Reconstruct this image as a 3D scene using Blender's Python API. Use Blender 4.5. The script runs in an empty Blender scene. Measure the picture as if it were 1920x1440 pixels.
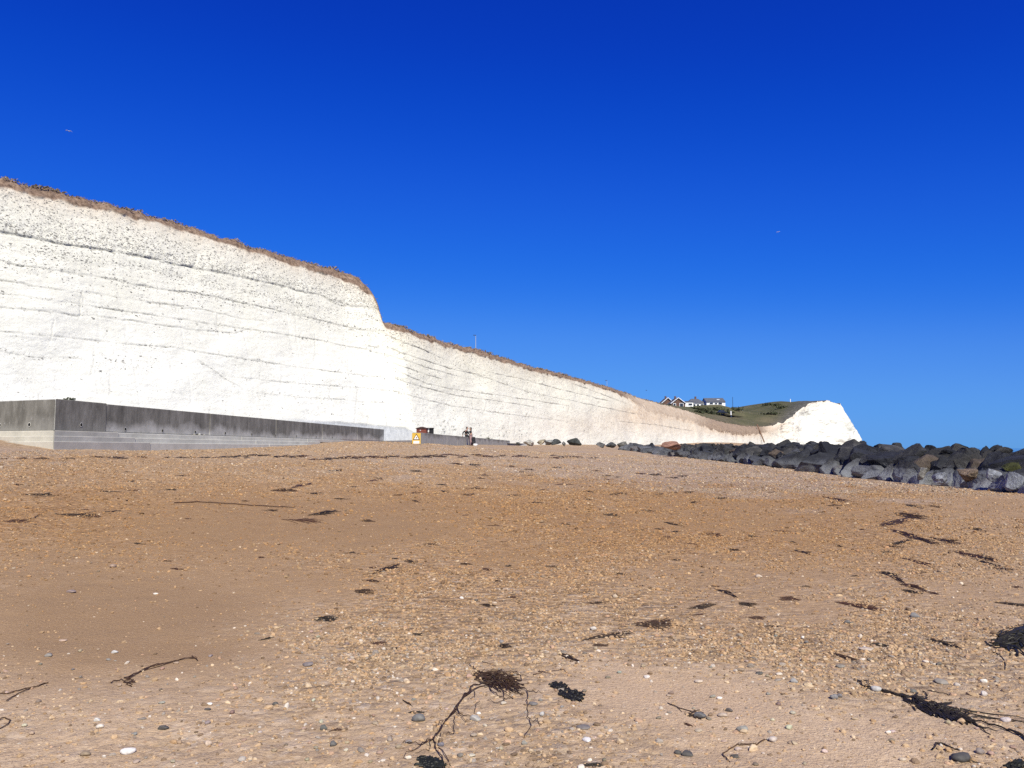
import bpy, bmesh, math, random
import numpy as np
from mathutils import Vector, Matrix

random.seed(11)
RNG = np.random.default_rng(11)
scene = bpy.context.scene
COL = scene.collection

# ------------------------------------------------------------------ camera
EYE = 1.6
F = 1500.0                       # focal length in photo pixels (1920 wide)
PITCH = math.atan(120.0 / F)     # horizon 120 px below the picture centre
CP, SP = math.cos(PITCH), math.sin(PITCH)
cam_data = bpy.data.cameras.new('camera')
cam_data.sensor_width = 36.0
cam_data.lens = 36.0 * F / 1920.0
cam_data.clip_start = 0.05
cam_data.clip_end = 60000
cam = bpy.data.objects.new('camera', cam_data)
cam.location = (0, 0, EYE)
cam.rotation_euler = (math.pi / 2 + PITCH, 0, 0)
COL.objects.link(cam)
scene.camera = cam

# ------------------------------------------------------------------ sky and sun
SUN_EL = math.radians(44)
SUN_AZ = math.radians(164)       # behind the camera, a touch to the right (clockwise from +Y)
world = bpy.data.worlds.new('World')
scene.world = world
world.use_nodes = True
wn = world.node_tree.nodes
wl = world.node_tree.links
wn.clear()
w_out = wn.new('ShaderNodeOutputWorld')
w_bg = wn.new('ShaderNodeBackground')
w_sky = wn.new('ShaderNodeTexSky')
w_sky.sky_type = 'NISHITA'
w_sky.sun_disc = False
w_sky.sun_elevation = SUN_EL
w_sky.sun_rotation = SUN_AZ
w_sky.altitude = 0
w_sky.air_density = 1.0
w_sky.dust_density = 0.0
w_sky.ozone_density = 3.0
SKY_STRENGTH = 0.1
# deepen the blue the way the phone picture does: one tone curve per channel, the same over the whole sky
w_in = wn.new('ShaderNodeVectorMath'); w_in.operation = 'SCALE'; w_in.inputs['Scale'].default_value = SKY_STRENGTH
w_cur = wn.new('ShaderNodeRGBCurve')
w_back = wn.new('ShaderNodeVectorMath'); w_back.operation = 'SCALE'; w_back.inputs['Scale'].default_value = 1.0 / SKY_STRENGTH
SKY_CURVES = [
    [(0, 0), (.102, .0019), (.13, .0030), (.175, .0078), (.255, .0172), (.405, .0560), (.8, .0955), (1, .1024)],
    [(0, 0), (.18, .034), (.226, .0530), (.30, .086), (.42, .137), (.63, .226), (.95, .2875), (1, .2875)],
    [(0, 0), (.337, .385), (.41, .470), (.515, .565), (.67, .650), (.85, .710), (1, .736)]]
cm = w_cur.mapping; cm.extend = 'HORIZONTAL'
for ci, pts in enumerate(SKY_CURVES):
    cv = cm.curves[ci]
    while len(cv.points) < len(pts): cv.points.new(0.5, 0.5)
    for p_, (px_, py_) in zip(cv.points, pts): p_.location = (px_, py_); p_.handle_type = 'AUTO_CLAMPED'
cm.update()
wl.new(w_sky.outputs[0], w_in.inputs[0]); wl.new(w_in.outputs[0], w_cur.inputs[1])
wl.new(w_cur.outputs[0], w_back.inputs[0]); wl.new(w_back.outputs[0], w_bg.inputs[0])
w_bg.inputs[1].default_value = SKY_STRENGTH
wl.new(w_bg.outputs[0], w_out.inputs[0])

to_sun = Vector((math.sin(SUN_AZ) * math.cos(SUN_EL), math.cos(SUN_AZ) * math.cos(SUN_EL), math.sin(SUN_EL)))
sun_data = bpy.data.lights.new('sun', 'SUN')
sun_data.energy = 5.0
sun_data.angle = math.radians(0.53)
sun_data.color = (1.0, 0.95, 0.78)
sun = bpy.data.objects.new('sun', sun_data)
sun.rotation_euler = (-to_sun).to_track_quat('-Z', 'Y').to_euler()
sun.location = to_sun * 200
COL.objects.link(sun)

scene.view_settings.view_transform = 'Standard'
scene.view_settings.look = 'None'
scene.view_settings.exposure = 0.3
scene.view_settings.gamma = 1.0
scene.view_settings.use_curve_mapping = False
scene.render.engine = 'CYCLES'
scene.cycles.max_bounces = 5
scene.cycles.diffuse_bounces = 3
scene.cycles.glossy_bounces = 2
scene.cycles.use_denoising = False
scene.cycles.caustics_reflective = False
scene.cycles.caustics_refractive = False

# ------------------------------------------------------------------ maths helpers
def at(x, y, Y):
    """world point at depth Y that the photo shows at pixel x, y"""
    a = (x - 960.0) / F; b = (720.0 - y) / F
    dy = CP - b * SP; dz = SP + b * CP
    s = Y / dy
    return Vector((a * s, Y, EYE + dz * s))

def project(X, Y, Z):
    Zr = Z - EYE
    d = Y * CP + Zr * SP
    u = -Y * SP + Zr * CP
    d = np.where(np.abs(d) < 1e-3, 1e-3, d)
    return 960 + F * X / d, 720 - F * u / d

def _hash(ix, iy, seed):
    h = (ix.astype(np.int64) * 374761393 + iy.astype(np.int64) * 668265263 + seed * 1442695041) & 0x7fffffff
    h = ((h ^ (h >> 13)) * 1274126177) & 0x7fffffff
    h = h ^ (h >> 16)
    return (h & 0xffff) / 65535.0

def vnoise(x, y, seed=0):
    x = np.asarray(x, float); y = np.asarray(y, float)
    ix = np.floor(x); iy = np.floor(y)
    fx = x - ix; fy = y - iy
    fx = fx * fx * fx * (fx * (fx * 6 - 15) + 10); fy = fy * fy * fy * (fy * (fy * 6 - 15) + 10)
    a = _hash(ix, iy, seed); b = _hash(ix + 1, iy, seed); c = _hash(ix, iy + 1, seed); d = _hash(ix + 1, iy + 1, seed)
    return (a * (1 - fx) + b * fx) * (1 - fy) + (c * (1 - fx) + d * fx) * fy * 1.0

def fbm(x, y, seed=0, octaves=4, gain=0.5):
    s = 0; amp = 1.0; tot = 0
    for o in range(octaves):
        s = s + amp * (vnoise(x * 2 ** o + 17.3 * o, y * 2 ** o - 9.1 * o, seed + o) - 0.5) * 2
        tot += amp; amp *= gain
    return s / tot

def sstep(a, b, x):
    t = np.clip((np.asarray(x, float) - a) / (b - a), 0, 1)
    return t * t * (3 - 2 * t)

def interp_ext(x, xs, ys):
    """np.interp with straight extrapolation past both ends"""
    x = np.asarray(x, float); xs = np.asarray(xs, float); ys = np.asarray(ys, float)
    r = np.interp(x, xs, ys)
    s0 = (ys[1] - ys[0]) / (xs[1] - xs[0]); s1 = (ys[-1] - ys[-2]) / (xs[-1] - xs[-2])
    r = np.where(x < xs[0], ys[0] + s0 * (x - xs[0]), r)
    return np.where(x > xs[-1], ys[-1] + s1 * (x - xs[-1]), r)

class TPS:
    def __init__(self, pts, smooth=0.0, scale=30.0):
        p = np.array(pts, float); self.p = p[:, :2] / scale; self.scale = scale
        n = len(p)
        K = self._u(np.linalg.norm(self.p[:, None] - self.p[None], axis=2)) + smooth * np.eye(n)
        P = np.c_[np.ones(n), self.p]
        A = np.zeros((n + 3, n + 3)); A[:n, :n] = K; A[:n, n:] = P; A[n:, :n] = P.T
        self.w = np.linalg.solve(A, np.r_[p[:, 2], 0, 0, 0])
    @staticmethod
    def _u(r):
        return np.where(r < 1e-9, 0, r * r * np.log(np.maximum(r, 1e-9)))
    def __call__(self, X, Y):
        X = np.asarray(X, float); Y = np.asarray(Y, float); sh = X.shape
        x = X.ravel() / self.scale; y = Y.ravel() / self.scale
        out = self.w[-3] + self.w[-2] * x + self.w[-1] * y
        for (px, py), w in zip(self.p, self.w):
            out = out + w * self._u(np.hypot(x - px, y - py))
        return out.reshape(sh)

# ------------------------------------------------------------------ object helpers
def tag(o, label=None, cat=None, group=None, kind=None):
    if label: o['label'] = label
    if cat: o['category'] = cat
    if group: o['group'] = group
    if kind: o['kind'] = kind
    return o

def link(name, mesh, mat=None, parent=None):
    o = bpy.data.objects.new(name, mesh)
    if mat is not None:
        mats = mat if isinstance(mat, (list, tuple)) else [mat]
        if len(mesh.materials) == 0:
            for m in mats: mesh.materials.append(m)
    COL.objects.link(o)
    if parent is not None: o.parent = parent
    return o

def empty(name, loc, rz=0):
    o = bpy.data.objects.new(name, None)
    o.empty_display_size = 0.2
    o.location = loc; o.rotation_euler = (0, 0, rz)
    COL.objects.link(o)
    return o

def np_mesh(name, verts, faces, smooth=True, attrs=None):
    """verts n,3; faces m,3 or m,4 numpy arrays"""
    me = bpy.data.meshes.new(name)
    verts = np.asarray(verts, np.float32); faces = np.asarray(faces, np.int32)
    k = faces.shape[1]
    me.vertices.add(len(verts)); me.vertices.foreach_set('co', verts.ravel())
    me.loops.add(faces.size); me.loops.foreach_set('vertex_index', faces.ravel())
    me.polygons.add(len(faces))
    me.polygons.foreach_set('loop_start', np.arange(0, faces.size, k, dtype=np.int32))
    me.polygons.foreach_set('loop_total', np.full(len(faces), k, np.int32))
    me.polygons.foreach_set('use_smooth', np.full(len(faces), smooth, bool))
    for an, av in (attrs or {}).items():
        a = me.attributes.new(an, 'FLOAT', 'POINT')
        a.data.foreach_set('value', np.asarray(av, np.float32).ravel())
    me.update(calc_edges=True); me.validate()
    return me

def grid_faces(r, c):
    i = np.arange(r - 1)[:, None] * c + np.arange(c - 1)[None]
    return np.stack([i, i + 1, i + c + 1, i + c], -1).reshape(-1, 4)

class MB:
    """collects simple shapes into one mesh"""
    def __init__(self): self.v = []; self.f = []
    def add(self, vs, fs):
        n = len(self.v); self.v += [tuple(p) for p in vs]; self.f += [tuple(i + n for i in f) for f in fs]
        return self
    def box(self, c, s, rz=0.0, taper=1.0):
        cx, cy, cz = c; sx, sy, sz = (k / 2 for k in s)
        ca, sa = math.cos(rz), math.sin(rz); vs = []
        for dz, t in ((-sz, 1), (sz, taper)):
            for dx, dy in ((-sx, -sy), (sx, -sy), (sx, sy), (-sx, sy)):
                x, y = dx * t, dy * t
                vs.append((cx + x * ca - y * sa, cy + x * sa + y * ca, cz + dz))
        return self.add(vs, [(0, 3, 2, 1), (4, 5, 6, 7), (0, 1, 5, 4), (1, 2, 6, 5), (2, 3, 7, 6), (3, 0, 4, 7)])
    def hexa(self, bottom, top):
        return self.add(list(bottom) + list(top), [(0, 3, 2, 1), (4, 5, 6, 7), (0, 1, 5, 4), (1, 2, 6, 5), (2, 3, 7, 6), (3, 0, 4, 7)])
    def tube(self, pts, radii, n=6, cap=True):
        pts = [Vector(p) for p in pts]
        if not isinstance(radii, (list, tuple)): radii = [radii] * len(pts)
        rings = []
        for i, p in enumerate(pts):
            t = (pts[min(i + 1, len(pts) - 1)] - pts[max(i - 1, 0)])
            t = t.normalized() if t.length > 1e-9 else Vector((0, 0, 1))
            a = t.cross(Vector((0, 0, 1)))
            if a.length < 0.05: a = t.cross(Vector((1, 0, 0)))
            a.normalize(); b = t.cross(a).normalized()
            rings.append([p + (a * math.cos(2 * math.pi * k / n) + b * math.sin(2 * math.pi * k / n)) * radii[i] for k in range(n)])
        vs = [q for r in rings for q in r]; fs = []
        for i in range(len(rings) - 1):
            for k in range(n):
                fs.append((i * n + k, i * n + (k + 1) % n, (i + 1) * n + (k + 1) % n, (i + 1) * n + k))
        if cap:
            fs.append(tuple(range(n - 1, -1, -1))); fs.append(tuple((len(rings) - 1) * n + k for k in range(n)))
        return self.add(vs, fs)
    def prism(self, poly, z0, z1):
        n = len(poly)
        vs = [(x, y, z0) for x, y in poly] + [(x, y, z1) for x, y in poly]
        fs = [tuple(range(n - 1, -1, -1)), tuple(range(n, 2 * n))]
        fs += [(i, (i + 1) % n, n + (i + 1) % n, n + i) for i in range(n)]
        return self.add(vs, fs)
    def build(self, name, mat=None, parent=None, smooth=False, bevel=0.0):
        me = bpy.data.meshes.new(name)
        me.from_pydata(self.v, [], self.f)
        if bevel > 0:
            bm = bmesh.new(); bm.from_mesh(me)
            bmesh.ops.bevel(bm, geom=bm.edges[:], offset=bevel, segments=1, affect='EDGES', clamp_overlap=True)
            bm.to_mesh(me); bm.free()
        if smooth:
            for p in me.polygons: p.use_smooth = True
        me.update()
        return link(name, me, mat, parent)

# ------------------------------------------------------------------ material helpers
class NT:
    def __init__(self, name, rough=0.85, spec=0.3):
        self.m = bpy.data.materials.new(name); self.m.use_nodes = True
        self.t = self.m.node_tree; self.n = self.t.nodes; self.l = self.t.links
        self.b = self.n['Principled BSDF']
        self.b.inputs['Roughness'].default_value = rough
        self.b.inputs['Specular IOR Level'].default_value = spec
        self._co = None
    def new(self, typ, **kw):
        nd = self.n.new(typ)
        for k, v in kw.items():
            if k.startswith('i_'):
                nd.inputs[k[2:].replace('_', ' ')].default_value = v
            else: setattr(nd, k, v)
        return nd
    def put(self, sock, v):
        if isinstance(v, bpy.types.NodeSocket): self.l.new(v, sock)
        elif isinstance(v, (tuple, list)) and len(v) == 3 and sock.type == 'RGBA': sock.default_value = (*v, 1)
        else: sock.default_value = v
    def obj(self):
        if self._co is None: self._co = self.new('ShaderNodeTexCoord').outputs['Object']
        return self._co
    def scaled(self, sx, sy, sz, co=None):
        mp = self.new('ShaderNodeMapping'); mp.inputs['Scale'].default_value = (sx, sy, sz)
        self.l.new(co or self.obj(), mp.inputs['Vector']); return mp.outputs[0]
    def noise(self, scale, detail=4, rough=0.55, co=None, color=False, dist=0.0):
        nd = self.new('ShaderNodeTexNoise'); nd.inputs['Scale'].default_value = scale
        nd.inputs['Detail'].default_value = detail; nd.inputs['Roughness'].default_value = rough
        nd.inputs['Distortion'].default_value = dist
        self.l.new(co or self.obj(), nd.inputs['Vector'])
        return nd.outputs['Color' if color else 'Fac']
    def voronoi(self, scale, co=None, rand=1.0, feature='F1'):
        nd = self.new('ShaderNodeTexVoronoi'); nd.feature = feature
        nd.inputs['Scale'].default_value = scale; nd.inputs['Randomness'].default_value = rand
        self.l.new(co or self.obj(), nd.inputs['Vector']); return nd
    def ramp(self, fac, stops, interp='LINEAR'):
        nd = self.new('ShaderNodeValToRGB'); cr = nd.color_ramp; cr.interpolation = interp
        while len(cr.elements) < len(stops): cr.elements.new(0.5)
        for e, (p, c) in zip(cr.elements, stops):
            e.position = p; e.color = (*c, 1) if not isinstance(c, (int, float)) else (c, c, c, 1)
        self.put(nd.inputs[0], fac); return nd.outputs[0]
    def math(self, op, a, b=None, c=None, clamp=False):
        nd = self.new('ShaderNodeMath'); nd.operation = op; nd.use_clamp = clamp
        self.put(nd.inputs[0], a)
        if b is not None: self.put(nd.inputs[1], b)
        if c is not None: self.put(nd.inputs[2], c)
        return nd.outputs[0]
    def mix(self, fac, a, b, blend='MIX'):
        nd = self.new('ShaderNodeMix'); nd.data_type = 'RGBA'; nd.blend_type = blend
        self.put(nd.inputs['Factor'], fac); self.put(nd.inputs['A'], a) if False else None
        self.put(nd.inputs[6], a); self.put(nd.inputs[7], b); return nd.outputs[2]
    def attr(self, name, typ='GEOMETRY', out='Fac'):
        nd = self.new('ShaderNodeAttribute'); nd.attribute_name = name; nd.attribute_type = typ
        return nd.outputs[out]
    def objcolor(self): return self.new('ShaderNodeObjectInfo').outputs['Color']
    def objrandom(self): return self.new('ShaderNodeObjectInfo').outputs['Random']
    def bump(self, h, strength=0.5, dist=0.02, prev=None):
        nd = self.new('ShaderNodeBump'); nd.inputs['Strength'].default_value = strength; nd.inputs['Distance'].default_value = dist
        self.put(nd.inputs['Height'], h)
        if prev is not None: self.l.new(prev, nd.inputs['Normal'])
        return nd.outputs[0]
    def color(self, c): self.put(self.b.inputs['Base Color'], c); return self
    def rough(self, c): self.put(self.b.inputs['Roughness'], c); return self
    def normal(self, n): self.l.new(n, self.b.inputs['Normal']); return self

def simple(name, col, rough=0.8, var=0.25, scale=6.0, bump=0.0, spec=0.3, metal=0.0):
    t = NT(name, rough, spec)
    n = t.noise(scale, 5, 0.6)
    lo = tuple(max(0, c * (1 - var)) for c in col); hi = tuple(min(1, c * (1 + var)) for c in col)
    t.color(t.ramp(n, [(0.3, lo), (0.7, hi)]))
    t.b.inputs['Metallic'].default_value = metal
    if bump: t.normal(t.bump(t.noise(scale * 5, 3), bump, 0.02))
    return t.m

# ================================================================== THE SETTING
# ------------------------------------------------------------------ beach
WALL_T = 0.0987                        # the sea walls run away from the camera, bearing 5.6 degrees right
def wall1_x(Y): return -18.09 + WALL_T * Y
def wall2_x(Y): return -11.05 + WALL_T * Y
W_CORNER = Vector((wall1_x(27.0), 27.0, 0))
W_LEFT = Vector((-0.905, 0.425, 0))    # the wall turns back to the left at its corner
PROM_Z = EYE + 0.62

ROCK_LINE = [(2060, 938, 21), (1920, 926, 25), (1800, 913, 30), (1700, 905, 34), (1600, 895, 39), (1500, 881, 46), (1380, 868, 55),
             (1240, 853, 65), (1160, 843, 75)]
ctrl = [(0, 0, 0), (-6, 2, .04), (6, 2, 0), (0, -8, -.15), (-10, -5, .35), (10, -5, -.2), (0, 6, .02), (-4, 8, .1), (4, 8, .03),
        (0, 15, .15), (-6, 15, .42), (6, 15, .08), (0, 30, .5), (-8, 30, .95), (8, 30, .28), (0, 45, .92), (6, 47, .7), (0, 60, 1.38), (-25, 15, 1.6),
        (-20, 5, 1.2), (-35, 20, 2.2), (25, 10, -.4), (30, 30, -1), (40, 60, -1.8), (60, 100, -2.6), (40, 0, -2),
        (20, 120, 1.6), (70, 200, 1.4), (110, 280, 1.2), (70, 130, -3), (120, 190, -3.2), (-60, 60, 2.0), (-60, 110, 2.0), (160, 330, -2.5)]
for x, y, Y in ROCK_LINE + [(0, 822, 28.3), (110, 838, 27), (200, 840, 30), (300, 840, 33.4), (400, 839, 38), (500, 836, 44), (580, 833, 51),
                            (650, 827, 60), (720, 829, 66), (790, 832, 53), (880, 834.5, 73), (957, 836, 109), (1050, 838, 90), (990, 837, 104)]:
    p = at(x, y, Y); ctrl.append((p.x, p.y, p.z))
tps_beach = TPS(ctrl, smooth=2e-4)

def ground_z(X, Y):
    X = np.asarray(X, float); Y = np.asarray(Y, float)
    z = tps_beach(X, Y)
    near = 1 / (1 + (np.maximum(Y, 0) / 40.0) ** 2)
    z = z + 0.035 * fbm(X / 3.1, Y / 4.0, 3, 3) * (0.4 + 0.6 * near)
    z = z + 0.016 * fbm(X / 0.9 + 0.3 * Y, Y / 0.55, 5, 3) * near
    z = z + 0.007 * fbm(X / 0.28, Y / 0.22, 8, 2) * near
    behind = sstep(0.0, 0.6, wall1_x(Y) - X)
    z = np.where(behind > 0, np.minimum(z, z * (1 - behind) + (PROM_Z - 0.35) * behind), z)
    return z

def gz1(X, Y): return float(ground_z(np.array([X]), np.array([Y]))[0])

def on_ground(x, y):
    """ground point shown at photo pixel x, y (scalar), marching along the ray"""
    a = (x - 960.0) / F; b = (720.0 - y) / F
    d = np.array([a, CP - b * SP, SP + b * CP])
    Ys = np.geomspace(2.2, 130, 120); t_ = Ys / d[1]
    gap = EYE + d[2] * t_ - tps_beach(d[0] * t_, Ys)
    under = np.nonzero(gap <= 0.0)[0]
    k = max(1, under[0]) if len(under) else len(Ys) - 1
    Ys = np.linspace(Ys[max(0, k - 2)], Ys[min(len(Ys) - 1, k + 1)], 48); t_ = Ys / d[1]
    under = np.nonzero(EYE + d[2] * t_ - ground_z(d[0] * t_, Ys) <= 0)[0]
    k = under[0] if len(under) else len(Ys) - 1
    tm = Ys[k] / d[1]
    return Vector((d[0] * tm, Ys[k], gz1(d[0] * tm, Ys[k])))

def ell(px, py, cx, cy, rx, ry, soft=0.5):
    q = ((px - cx) / rx) ** 2 + ((py - cy) / ry) ** 2
    return 1 - sstep(1 - soft, 1 + soft, np.sqrt(q))

def beach_masks(X, Y, Z):
    """where the beach is damp bare sand, shingle, or greyer stones: laid out from where the photo shows them, then fixed to the ground"""
    px, py = project(X, np.maximum(Y, 2.0), Z)
    wob = fbm(X / 1.7, Y / 2.3, 21, 4); wob2 = fbm(X / 0.6, Y / 0.9, 25, 3)
    qx = px + wob * 90 + wob2 * 30; qy = py + wob * 45 + wob2 * 18
    damp = np.maximum.reduce([ell(qx, qy, 210, 1165, 360, 125), 0.75 * ell(qx, qy, 560, 995, 330, 62), 0.55 * ell(qx, qy, 470, 1080, 170, 70),
                              0.5 * ell(qx, qy, 1420, 1100, 200, 60), 0.55 * ell(qx, qy, 1880, 950, 90, 26), 0.4 * ell(qx, qy, 1830, 1120, 130, 40), 0.35 * ell(qx, qy, 1450, 970, 260, 22)])
    fore = sstep(1190, 1330, qy)
    peb = 0.80 - 0.36 * fore
    peb = peb + 0.3 * ell(qx, qy, 830, 1150, 230, 110) + 0.28 * ell(qx, qy, 1300, 1110, 170, 130) + 0.22 * ell(qx, qy, 1640, 1230, 330, 90) \
        + 0.25 * ell(qx, qy, 1020, 1390, 170, 60) - 0.5 * ell(qx, qy, 1300, 1290, 190, 70) + 0.15 * ell(qx, qy, 640, 1290, 170, 70) + 0.1 * ell(qx, qy, 60, 1000, 240, 120) - 0.25 * ell(qx, qy, 1560, 1390, 260, 60)
    peb = peb * (1 - 0.93 * np.clip(damp, 0, 1) ** 0.6) + 0.16 * wob2 + 0.12 * wob
    orange = np.clip(0.9 * np.exp(-((qy - 960) / 100.0) ** 2) + 0.45 * np.exp(-((qy - 1100) / 120.0) ** 2), 0, 1) * (1 - 0.35 * sstep(1500, 1900, px))
    grey = np.clip(0.95 * ell(qx, qy, 1480, 895, 420, 38) + 0.55 * ell(qx, qy, 60, 870, 120, 16) + 0.6 * ell(qx, qy, 1000, 862, 420, 14), 0, 1)
    pink = sstep(875, 845, qy) * (1 - sstep(1000, 1200, px)) + 0.25 * fore
    return np.clip(peb, 0, 1), np.clip(damp, 0, 1), np.clip(orange, 0, 1), grey, np.clip(pink, 0, 1)

yr = [-7.0, -4, -2, -0.5, 0.8, 1.8]
while yr[-1] < 130: yr.append(yr[-1] + max(0.02, 0.0078 * yr[-1]))
while yr[-1] < 430: yr.append(yr[-1] * 1.035)
yr = np.array(yr); NCOL = 400
s = np.linspace(-1, 1, NCOL); s = np.sign(s) * (0.55 * np.abs(s) + 0.45 * np.abs(s) ** 2.2)
half = 6.5 + 0.86 * np.maximum(yr, 0)
BX = s[None, :] * half[:, None]; BY = np.repeat(yr[:, None], NCOL, 1)
BZ = ground_z(BX, BY)
masks = beach_masks(BX, BY, BZ)

t = NT('shingle_and_sand', 0.9, 0.2)
peb, damp, orange, grey, pink = (t.attr(n) for n in ('peb', 'damp', 'orange', 'grey', 'pink'))
n_big = t.noise(0.7, 5, 0.6); n_fine = t.noise(55, 4, 0.7)
sand = t.ramp(n_big, [(0.3, (0.49, 0.35, 0.225)), (0.7, (0.59, 0.435, 0.29))])
sand = t.mix(orange, sand, (0.34, 0.205, 0.092))
sand = t.mix(pink, sand, (0.46, 0.32, 0.20))
sand = t.mix(t.math('MULTIPLY', damp, 0.9), sand, (0.295, 0.185, 0.095))
sand = t.mix(0.55, sand, t.ramp(n_fine, [(0.25, 0.5), (0.5, 0.95), (0.75, 1.1)]), 'MULTIPLY')
vg = t.voronoi(95)
gsep = t.new('ShaderNodeSeparateColor'); t.l.new(vg.outputs['Color'], gsep.inputs[0])
grit = t.math('MULTIPLY', t.math('LESS_THAN', gsep.outputs[0], 0.30), t.math('LESS_THAN', vg.outputs['Distance'], 0.42))
gritc = t.ramp(gsep.outputs[1], [(0.0, (0.09, 0.06, 0.04)), (0.45, (0.34, 0.21, 0.12)), (0.7, (0.55, 0.40, 0.26)), (1.0, (0.72, 0.62, 0.50))])  # darkest grit also paints in the shadows between grains
sand = t.mix(t.math('MULTIPLY', grit, t.math('SUBTRACT', 0.85, t.math('MULTIPLY', damp, 0.6))), sand, gritc)
# stones: three sizes of cell, each cell its own colour; the small ones fade into the big ones with distance by themselves
cols = []
for sc, contrast in ((26, 1.0), (11, 0.8), (4.5, 0.55)):
    vor = t.voronoi(sc)
    hue = t.new('ShaderNodeSeparateColor'); t.l.new(vor.outputs['Color'], hue.inputs[0])
    c = t.ramp(hue.outputs[0], [(0.0, (0.17, 0.115, 0.065)), (0.3, (0.37, 0.245, 0.135)), (0.62, (0.46, 0.33, 0.19)), (0.86, (0.56, 0.42, 0.28)), (0.97, (0.66, 0.57, 0.46))])
    cg = t.ramp(hue.outputs[1], [(0.0, (0.16, 0.13, 0.12)), (0.45, (0.36, 0.29, 0.25)), (0.8, (0.55, 0.47, 0.42)), (1.0, (0.78, 0.74, 0.70))])
    c = t.mix(t.math('MULTIPLY', grey, 0.85), c, cg)
    c = t.mix(t.math('MULTIPLY', orange, 0.75), c, t.mix(1.0, c, (0.86, 0.64, 0.42), 'MULTIPLY'))
    edge = t.ramp(vor.outputs['Distance'], [(0.35, 1.0), (0.75, 0.35)])
    cols.append((t.mix(contrast * 0.8, c, edge, 'MULTIPLY'), vor, contrast))
st = t.mix(0.5, cols[0][0], cols[1][0]); st = t.mix(0.22, st, cols[2][0])
speck = t.ramp(t.noise(3.2, 3, 0.7), [(0.36, 0.0), (0.6, 1.0)])
pm = t.math('MULTIPLY', peb, t.math('ADD', t.math('MULTIPLY', speck, 0.5), 0.6), clamp=True)
t.color(t.mix(pm, sand, st))
t.rough(t.math('SUBTRACT', 0.92, t.math('MULTIPLY', damp, 0.12)))
h = t.math('MULTIPLY', t.math('SUBTRACT', 0.6, cols[1][1].outputs['Distance']), pm)
nb = t.bump(t.math('ADD', h, t.math('MULTIPLY', t.noise(38, 3, 0.75), 0.4)), 0.9, 0.05)
t.normal(nb)
M_BEACH = t.m
me = np_mesh('beach', np.stack([BX, BY, BZ], -1).reshape(-1, 3), grid_faces(*BX.shape), True,
             dict(zip(('peb', 'damp', 'orange', 'grey', 'pink'), masks)))
tag(link('beach', me, M_BEACH), 'sand and shingle beach sloping up to the sea wall', kind='structure')

# ------------------------------------------------------------------ sea
t = NT('sea_water', 0.08, 0.5)
t.color(t.ramp(t.noise(0.02, 3), [(0.3, (0.015, 0.06, 0.11)), (0.7, (0.02, 0.09, 0.15))]))
t.normal(t.bump(t.noise(0.9, 5, 0.6), 0.5, 0.3))
me = bpy.data.meshes.new('sea')
R = 30000
me.from_pydata([(-3000, -R, -2.4), (R, -R, -2.4), (R, R, -2.4), (-3000, R, -2.4)], [], [(0, 1, 2, 3)])
tag(link('sea', me, t.m), 'blue sea beyond the boulders', kind='structure')

# ------------------------------------------------------------------ chalk cliff (one sheet from the left edge of the photo to the far headland)
NOSE = Vector((-10.6, 93.0))
plan = []
B0 = Vector((-15.6, 88.9))
for k in (78, 60, 45, 30, 15, 0): plan.append((B0.x - 0.53 * k, B0.y - 0.848 * k))
plan += [(-13.2, 91.1), (NOSE.x, NOSE.y)]
for k in (3, 12, 30, 60, 100, 150, 200, 232): plan.append((NOSE.x + 0.462 * k, NOSE.y + 0.887 * k))
plan += [(112, 322), (124, 336), (140, 346), (152, 351), (157, 356), (158.5, 364), (159, 380), (163, 420), (171, 500), (179, 640)]
plan = np.array(plan)
seg = np.r_[0, np.cumsum(np.hypot(*np.diff(plan, axis=0).T))]
# stations: fine near the camera, coarser further off
u = [0.0]
while u[-1] < seg[-1]:
    X = np.interp(u[-1], seg, plan[:, 0]); Y = np.interp(u[-1], seg, plan[:, 1])
    px = 960 + F * X / max(Y, 5)
    u.append(u[-1] + (0.45 if px < -160 else (0.0013 * Y if px < 1700 and Y < 352 else 0.5 if Y < 380 else 12)))
u = np.array(u)
ux = np.interp(u, seg, plan[:, 0]); uy = np.interp(u, seg, plan[:, 1])
def smooth(a, k):
    w = np.hanning(2 * k + 3)[1:-1]; w /= w.sum()
    return np.convolve(np.pad(a, k, mode='reflect', reflect_type='odd'), w, 'valid')
ux = smooth(ux, 7); uy = smooth(uy, 7)
tx = np.gradient(ux); ty = np.gradient(uy); tl = np.hypot(tx, ty)
nx, ny = -ty / tl, tx / tl                       # inward (landward) normal
k = 25
nx = smooth(nx, k); ny = smooth(ny, k); nl = np.hypot(nx, ny); nx /= nl; ny /= nl
TOP = [(-400, 215), (0, 330), (60, 345), (140, 364), (275, 399), (345, 419), (480, 462), (560, 484), (640, 504), (668, 512), (684, 520), (697, 532), (706, 552), (714, 578), (722, 600), (735, 604),
       (800, 626), (900, 655), (1000, 686), (1100, 712), (1180, 736), (1240, 753), (1300, 769), (1340, 783), (1375, 793), (1410, 799), (1440, 800),
       (1456, 797), (1470, 791), (1485, 779), (1497, 772), (1505, 763), (1515, 757), (1530, 752.5), (1558, 752.5), (1568, 755), (1580, 760)]
SOIL = [(-400, 27), (0, 24), (140, 22), (300, 17), (480, 15), (600, 17), (660, 26), (690, 26), (712, 9), (730, 13), (900, 13), (1050, 8), (1150, 8), (1180, 14), (1205, 27), (1260, 26), (1330, 26),
        (1380, 22), (1420, 14), (1445, 8), (1475, 2), (1500, 1), (1560, 1)]
lean = np.interp(u, seg, np.interp(np.arange(len(plan)), [0, 6, 8, 12, 16, 18, 20, 22, 40], [0.27, 0.28, 0.26, 0.3, 0.3, 0.36, 0.5, 0.6, 0.4]))
H = np.full(len(u), 12.0)
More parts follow.
